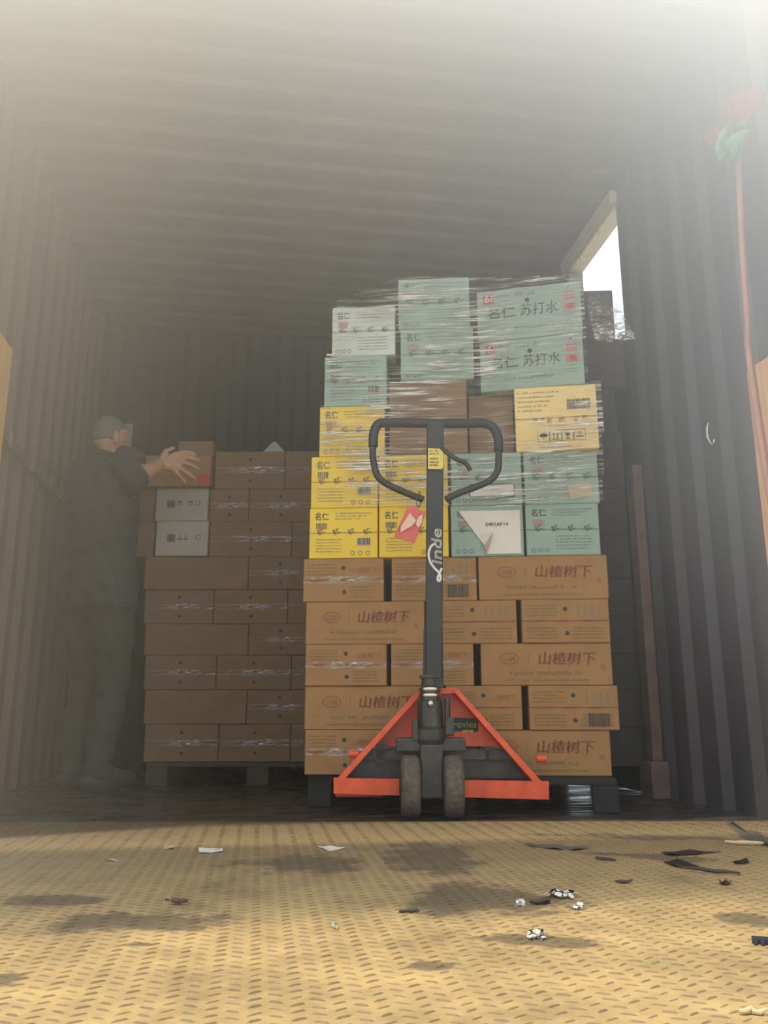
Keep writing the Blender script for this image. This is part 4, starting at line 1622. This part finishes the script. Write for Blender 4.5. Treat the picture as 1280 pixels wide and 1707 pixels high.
def petals(c, r, h, n_layers=4):
    bm = bmesh.new()
    for k in range(n_layers):
        rr = r * (0.35 + 0.65 * k / (n_layers - 1))
        n = 4 + k
        for i in range(n):
            a0 = 2 * PI * i / n + k * 0.7
            span = 2 * PI / n * 0.72
            rows_ = []
            for j in range(6):
                t = j / 5
                ring_ = []
                for s in range(6):
                    a = a0 + (s / 5 - 0.5) * 2 * span * (0.55 + 0.45 * math.sin(PI * min(1, t * 0.75 + 0.12)))
                    rad = rr * (0.25 + 0.85 * t ** 0.7) + (0.22 * rr * max(0, t - 0.75) * 4 * (k / n_layers))
                    z = h * t * (1.0 - 0.10 * k) - 0.10 * h * abs(s / 5 - 0.5) * t * 2
                    ring_.append(bm.verts.new(c + Vector((rad * math.cos(a), rad * math.sin(a), z))))
                rows_.append(ring_)
            for p, q_ in zip(rows_, rows_[1:]):
                for s in range(5):
                    bm.faces.new((p[s], p[s + 1], q_[s + 1], q_[s]))
    bmesh.ops.solidify(bm, geom=bm.faces[:], thickness=0.0015)
    return bm


for (x, y), r, h in (((1241, 208), 0.055, 0.125), ((1203, 252), 0.042, 0.10)):
    cpt = on_x(x, y, RX - 0.01) - RO
    obj('rose_head', petals(cpt, r, h), PETAL, rose, smooth=True)
    bm = bmesh.new()
    tube(bm, smooth_path([rp[0] - RO - Vector((0, 0, 0.02)), (cpt + rp[0] - RO) / 2 + Vector((0, 0, -0.02)), cpt + Vector((0, 0, 0.01))], 5), 0.006, 8)
    lathe(bm, [(0.004, -0.012), (0.018, 0.0), (0.026, 0.022), (0.022, 0.03)], cpt, (0, 0, 1), 14)
    obj('flower_stem', bm, LEAF, rose, smooth=True)
rng = random.Random(11)
for (x0, y0, x1, y1) in ((1228, 268, 1212, 210), (1228, 268, 1254, 215), (1227, 262, 1215, 240), (1232, 265, 1248, 238), (1226, 258, 1224, 195), (1229, 262, 1236, 225)):
    A, B = on_x(x0, y0, RX) - RO, on_x(x1, y1, RX - 0.03) - RO
    bm = bmesh.new()
    d = (B - A)
    side = d.cross(Vector((1, 0.3, 0))).normalized()
    nrm = d.cross(side).normalized()
    rows_ = []
    for j in range(9):
        t = j / 8
        wd = 0.034 * math.sin(PI * t ** 0.8) + 0.001
        mid = A + d * t + nrm * 0.03 * math.sin(PI * t)
        zig = 1 + 0.18 * (j % 2)
        rows_.append([bm.verts.new(mid - side * wd * zig + nrm * 0.008), bm.verts.new(mid), bm.verts.new(mid + side * wd * zig + nrm * 0.008)])
    for p, q_ in zip(rows_, rows_[1:]):
        for s in range(2):
            bm.faces.new((p[s], p[s + 1], q_[s + 1], q_[s]))
    bmesh.ops.solidify(bm, geom=bm.faces[:], thickness=0.0012)
    obj('leaf', bm, LEAF, rose, smooth=True)

# small bright hook on the right wall
hk = on_x(1189, 730, XR - 0.02)
bm = bmesh.new()
tube(bm, smooth_path([hk + Vector((0.02, 0, 0.05)), hk + Vector((-0.015, 0, 0.05)), hk + Vector((-0.02, 0, 0)), hk + Vector((-0.005, 0, -0.025)), hk + Vector((0.004, 0, -0.005))], 5), 0.006, 10)
tag(obj('wall_hook', bm, STEEL, smooth=True), 'small steel hook on the dark right wall', 'hook')

# ------------------------------------------------------------------ litter on the tread plate
PAPER = mat('paper_scrap', (0.88, 0.86, 0.80), 0.8)
PAPERB = mat('tan_scrap', (0.55, 0.42, 0.24), 0.8)
DARKS = mat('dark_scrap', (0.045, 0.033, 0.025), 0.6)
REDB = mat('red_brown_scrap', (0.13, 0.05, 0.03), 0.7)
GREY = mat('grey_scrap', (0.20, 0.18, 0.15), 0.5)
GREENS = mat('pale_green_scrap', (0.55, 0.68, 0.50), 0.5)
TOPZ = PT + 0.0025


def sheet(name, label, pix, m, lift=0.012, thick=0.0012, cat='scrap', group=None, seed=1, name_group=None):
    """thin scrap: outline on the plate, curled up a little"""
    rng = random.Random(seed)
    pts = [on_floor(x, y, TOPZ) for x, y in pix]
    cen = sum(pts, Vector()) / len(pts)
    bm = bmesh.new()
    ctr = bm.verts.new((0, 0, 0.0004 + lift * 0.15))
    vs = []
    n = len(pts)
    for i, p in enumerate(pts):
        p2 = pts[(i + 1) % n]
        vs.append(bm.verts.new((p.x - cen.x, p.y - cen.y, rng.random() * lift + 0.0003)))
        mid = (p + p2) / 2
        vs.append(bm.verts.new((mid.x - cen.x, mid.y - cen.y, rng.random() * lift * 0.4 + 0.0003)))
    for i in range(len(vs)):
        bm.faces.new((ctr, vs[i], vs[(i + 1) % len(vs)]))
    bmesh.ops.solidify(bm, geom=bm.faces[:], thickness=-thick)
    lo = min(v.co.z for v in bm.verts)
    for v in bm.verts:
        v.co.z -= lo
    o = obj(name, bm, m, M=Matrix.Translation((cen.x, cen.y, TOPZ - 0.002)))
    return tag(o, label, cat, group)


def stick(name, label, a, c_, r, m, cat='scrap', seed=1, group=None):
    rng = random.Random(seed)
    A, B = on_floor(*a, TOPZ), on_floor(*c_, TOPZ)
    cen = (A + B) / 2
    bm = bmesh.new()
    n = 5
    pts = [A - cen + (B - A) * i / n + Vector((rng.uniform(-1, 1) * r, rng.uniform(-1, 1) * r, rng.random() * r)) for i in range(n + 1)]
    tube(bm, pts, [r * (0.4 + 0.6 * math.sin(PI * (i + 0.5) / (n + 1))) for i in range(n + 1)], 8)
    lo = min(v.co.z for v in bm.verts)
    for v in bm.verts:
        v.co.z -= lo
    o = obj(name, bm, m, M=Matrix.Translation((cen.x, cen.y, TOPZ - 0.002)), smooth=False)
    return tag(o, label, cat, group)


def shreds(name, label, cx, cy, wpx, n, m, seed, cat='scrap'):
    """a torn tuft of paper: thin curled strips radiating from one spot"""
    rng = random.Random(seed)
    cen = on_floor(cx, cy, TOPZ)
    wm = (on_floor(cx + wpx / 2, cy, TOPZ) - cen).length
    bm = bmesh.new()
    for k in range(n):
        a = rng.uniform(0, 2 * PI)
        L_ = wm * rng.uniform(0.6, 1.25)
        d = Vector((math.cos(a), math.sin(a) * 0.9, 0))
        s = Vector((-d.y, d.x, 0)).normalized() * rng.uniform(0.005, 0.011)
        hh = rng.uniform(0.004, 0.012)
        prev = None
        for j in range(5):
            t = j / 4
            p = d * L_ * t + Vector((0, 0, 0.002 + hh * math.sin(PI * t * 0.8)))
            cur = [bm.verts.new(p - s * (1 - 0.6 * t)), bm.verts.new(p + s * (1 - 0.6 * t))]
            if prev:
                bm.faces.new((prev[0], prev[1], cur[1], cur[0]))
            prev = cur
    bmesh.ops.solidify(bm, geom=bm.faces[:], thickness=0.001)
    lo = min(v.co.z for v in bm.verts)
    for v in bm.verts:
        v.co.z -= lo
    o = obj(name, bm, m, M=Matrix.Translation((cen.x, cen.y, TOPZ - 0.002)))
    return tag(o, label, cat)


sheet('paper_scrap', 'white rectangular paper scrap lying on the tread plate near the man\'s side', [(331, 1415), (371, 1413), (372, 1420), (332, 1422)], PAPER, 0.006, seed=2)
sheet('paper_scrap', 'pale pointed paper scrap on the tread plate in front of the jack\'s left fork', [(529, 1411), (552, 1410), (576, 1414), (548, 1417)], PAPER, 0.008, seed=3)
sheet('paper_scrap', 'small curled white paper scrap, left of the rectangular scrap', [(176, 1431), (188, 1432), (199, 1433), (183, 1435)], PAPER, 0.008, seed=4)
sheet('paper_scrap', 'faint beige paper crumb just left of the rectangular white scrap', [(273, 1410), (289, 1410), (290, 1414), (274, 1415)], PAPERB, 0.006, seed=5)
shreds('torn_paper', 'largest white torn paper tuft, on the dark stain at the right', 938, 1493, 52, 26, PAPER, 6)
shreds('torn_paper', 'small white torn paper bit just below the largest tuft', 966, 1513, 28, 9, PAPER, 7)
shreds('torn_paper', 'white torn paper tuft lowest on the plate, on a dark smear', 894, 1562, 34, 15, PAPER, 8)
shreds('torn_paper', 'tiny white torn paper bit left of the largest tuft beside dark scraps', 868, 1508, 16, 7, PAPER, 9)
stick('wood_chip', 'dark red-brown wood chip in front of the left grey stain', (286, 1506), (308, 1506), 0.0045, REDB, seed=2)
sheet('board_chip', 'small pale chip just behind the dark red-brown wood chip', [(273, 1496), (288, 1495), (290, 1498), (276, 1499)], PAPERB, 0.005, seed=8)
sheet('leaf_scrap', 'pale green curled scrap on the sunlit plate centre', [(553, 1536), (560, 1534), (558, 1541), (564, 1547), (558, 1548), (553, 1542)], GREENS, 0.006, seed=9)
sheet('tape_scrap', 'long flat grey tape scrap on the plate before the right fork', [(872, 1405), (925, 1409), (985, 1413), (962, 1417), (925, 1415), (885, 1410)], GREY, 0.010, seed=10)
sheet('strap_scrap', 'dark grey strap end lying at the right edge of the plate', [(1208, 1368), (1222, 1378), (1262, 1390), (1290, 1402), (1290, 1414), (1240, 1398)], GREY, 0.02, 0.003, seed=11)
stick('wood_splinter', 'pale wood splinter beside the dark strap end at right', (1210, 1405), (1275, 1410), 0.005, PAPERB, seed=3)
stick('wood_splinter', 'pale wood splinter at the lower right corner of the plate', (1232, 1686), (1276, 1688), 0.0032, PAPERB, seed=4)
stick('dark_twig', 'long dark twig on the right of the plate, among black stains', (1138, 1451), (1232, 1457), 0.004, DARKS, seed=5)
stick('dark_twig', 'short dark twig right of the long grey tape scrap', (992, 1431), (1025, 1435), 0.0035, DARKS, seed=6)
stick('dark_twig', 'dark twig below the short twig, right of the torn tufts', (1026, 1471), (1056, 1470), 0.003, DARKS, seed=7)
stick('dark_twig', 'thick dark twig beside the largest torn tuft', (888, 1506), (918, 1503), 0.0055, DARKS, seed=8)
stick('dark_twig', 'thin dark twig far left of the torn tufts', (665, 1519), (700, 1519), 0.003, DARKS, seed=9)
sheet('film_scrap', 'black film scrap, upper one at the right of the plate', [(1100, 1421), (1150, 1418), (1204, 1418), (1160, 1424), (1120, 1426)], DARKS, 0.008, seed=12)
sheet('film_scrap', 'black film scrap just below the upper one, left of the long twig', [(1105, 1436), (1130, 1433), (1168, 1444), (1150, 1447), (1125, 1444)], DARKS, 0.008, seed=13)
sheet('film_scrap', 'dark crumpled film scrap near the right edge above the twig', [(1221, 1434), (1245, 1433), (1250, 1438), (1226, 1440)], DARKS, 0.012, seed=14)
sheet('wood_chip', 'brown curled chip below the long dark twig at right', [(1197, 1470), (1210, 1468), (1222, 1473), (1205, 1475)], REDB, 0.008, seed=15)
# dark clip
cl = on_floor(1271, 1570, TOPZ)
bm = bmesh.new()
box(bm, -0.014, 0.014, -0.006, 0.006, 0, 0.008, 0.001)
for k in range(3):
    box(bm, -0.012 + 0.009 * k, -0.007 + 0.009 * k, -0.014, -0.0061, 0.0005, 0.006, 0.0006)
tag(obj('plastic_clip', bm, mat('blue_black_plastic', (0.03, 0.04, 0.055), 0.3), M=Matrix.Translation((cl.x, cl.y, TOPZ - 0.002)) @ Matrix.Rotation(-0.5, 4, 'Z')),
    'small blue-black plastic clip at the right edge of the sunlit plate', 'clip')

# ------------------------------------------------------------------ added haze slab that imitates lens glare before the truck
HZ0, HZ1 = 1.25, 1.96
HAZE = 0.155
m = bpy.data.materials.new('glare_haze')
m.use_nodes = True
nt = m.node_tree
for n in list(nt.nodes):
    nt.nodes.remove(n)
out = nt.nodes.new('ShaderNodeOutputMaterial')
vs_ = nt.nodes.new('ShaderNodeVolumeScatter')
vs_.inputs['Color'].default_value = (0.97, 0.96, 0.93, 1)
vs_.inputs['Anisotropy'].default_value = 0.0
geo = nt.nodes.new('ShaderNodeTexCoord')
sx = nt.nodes.new('ShaderNodeSeparateXYZ')
nt.links.new(geo.outputs['Object'], sx.inputs[0])


def maprange(src, f0, f1, t0, t1, kind='SMOOTHSTEP'):
    n_ = nt.nodes.new('ShaderNodeMapRange')
    n_.interpolation_type = kind
    n_.inputs['From Min'].default_value = f0
    n_.inputs['From Max'].default_value = f1
    n_.inputs['To Min'].default_value = t0
    n_.inputs['To Max'].default_value = t1
    nt.links.new(src, n_.inputs[0])
    return n_.outputs[0]


def add(a, b_):
    n_ = nt.nodes.new('ShaderNodeMath')
    n_.operation = 'ADD'
    nt.links.new(a, n_.inputs[0])
    nt.links.new(b_, n_.inputs[1])
    return n_.outputs[0]


def math_node(op, a, b_):
    n_ = nt.nodes.new('ShaderNodeMath')
    n_.operation = op
    for i_, v_ in enumerate((a, b_)):
        if isinstance(v_, (int, float)):
            n_.inputs[i_].default_value = v_
        else:
            nt.links.new(v_, n_.inputs[i_])
    return n_.outputs[0]


# glare shaped by density: thin near the plate, thicker with height and at both sides
zz_ = math_node('MULTIPLY', math_node('SUBTRACT', sx.outputs['Z'], 1.0), 2.2)
d_up = math_node('MINIMUM', math_node('MULTIPLY', math_node('POWER', 2.71828, zz_), HAZE), 2.6)
d_l = maprange(sx.outputs['X'], 0.0, -0.6, 0.0, 0.17)
d_r = math_node('MULTIPLY', maprange(sx.outputs['X'], 0.6, 1.15, 0.0, 0.28), maprange(sx.outputs['Z'], 0.25, 1.0, 0.1, 1.0))
nt.links.new(add(add(d_up, d_l), d_r), vs_.inputs['Density'])
tint = nt.nodes.new('ShaderNodeMix')
tint.data_type = 'RGBA'
tint.inputs['A'].default_value = (0.97, 0.90, 0.73, 1)
tint.inputs['B'].default_value = (0.77, 0.88, 1.0, 1)
nt.links.new(maprange(sx.outputs['X'], -0.3, 1.1, 0.0, 1.0, 'LINEAR'), tint.inputs['Factor'])  # glare tint: warm at the left, cool at the right
nt.links.new(tint.outputs['Result'], vs_.inputs['Color'])
nt.links.new(vs_.outputs[0], out.inputs['Volume'])
bm = bmesh.new()
box(bm, -1.7, 2.4, HZ0, HZ1, 0.02, 2.5)
tag(obj('glare_haze', bm, m), 'added haze slab imitating lens glare in front of the truck opening', 'haze', kind='stuff')
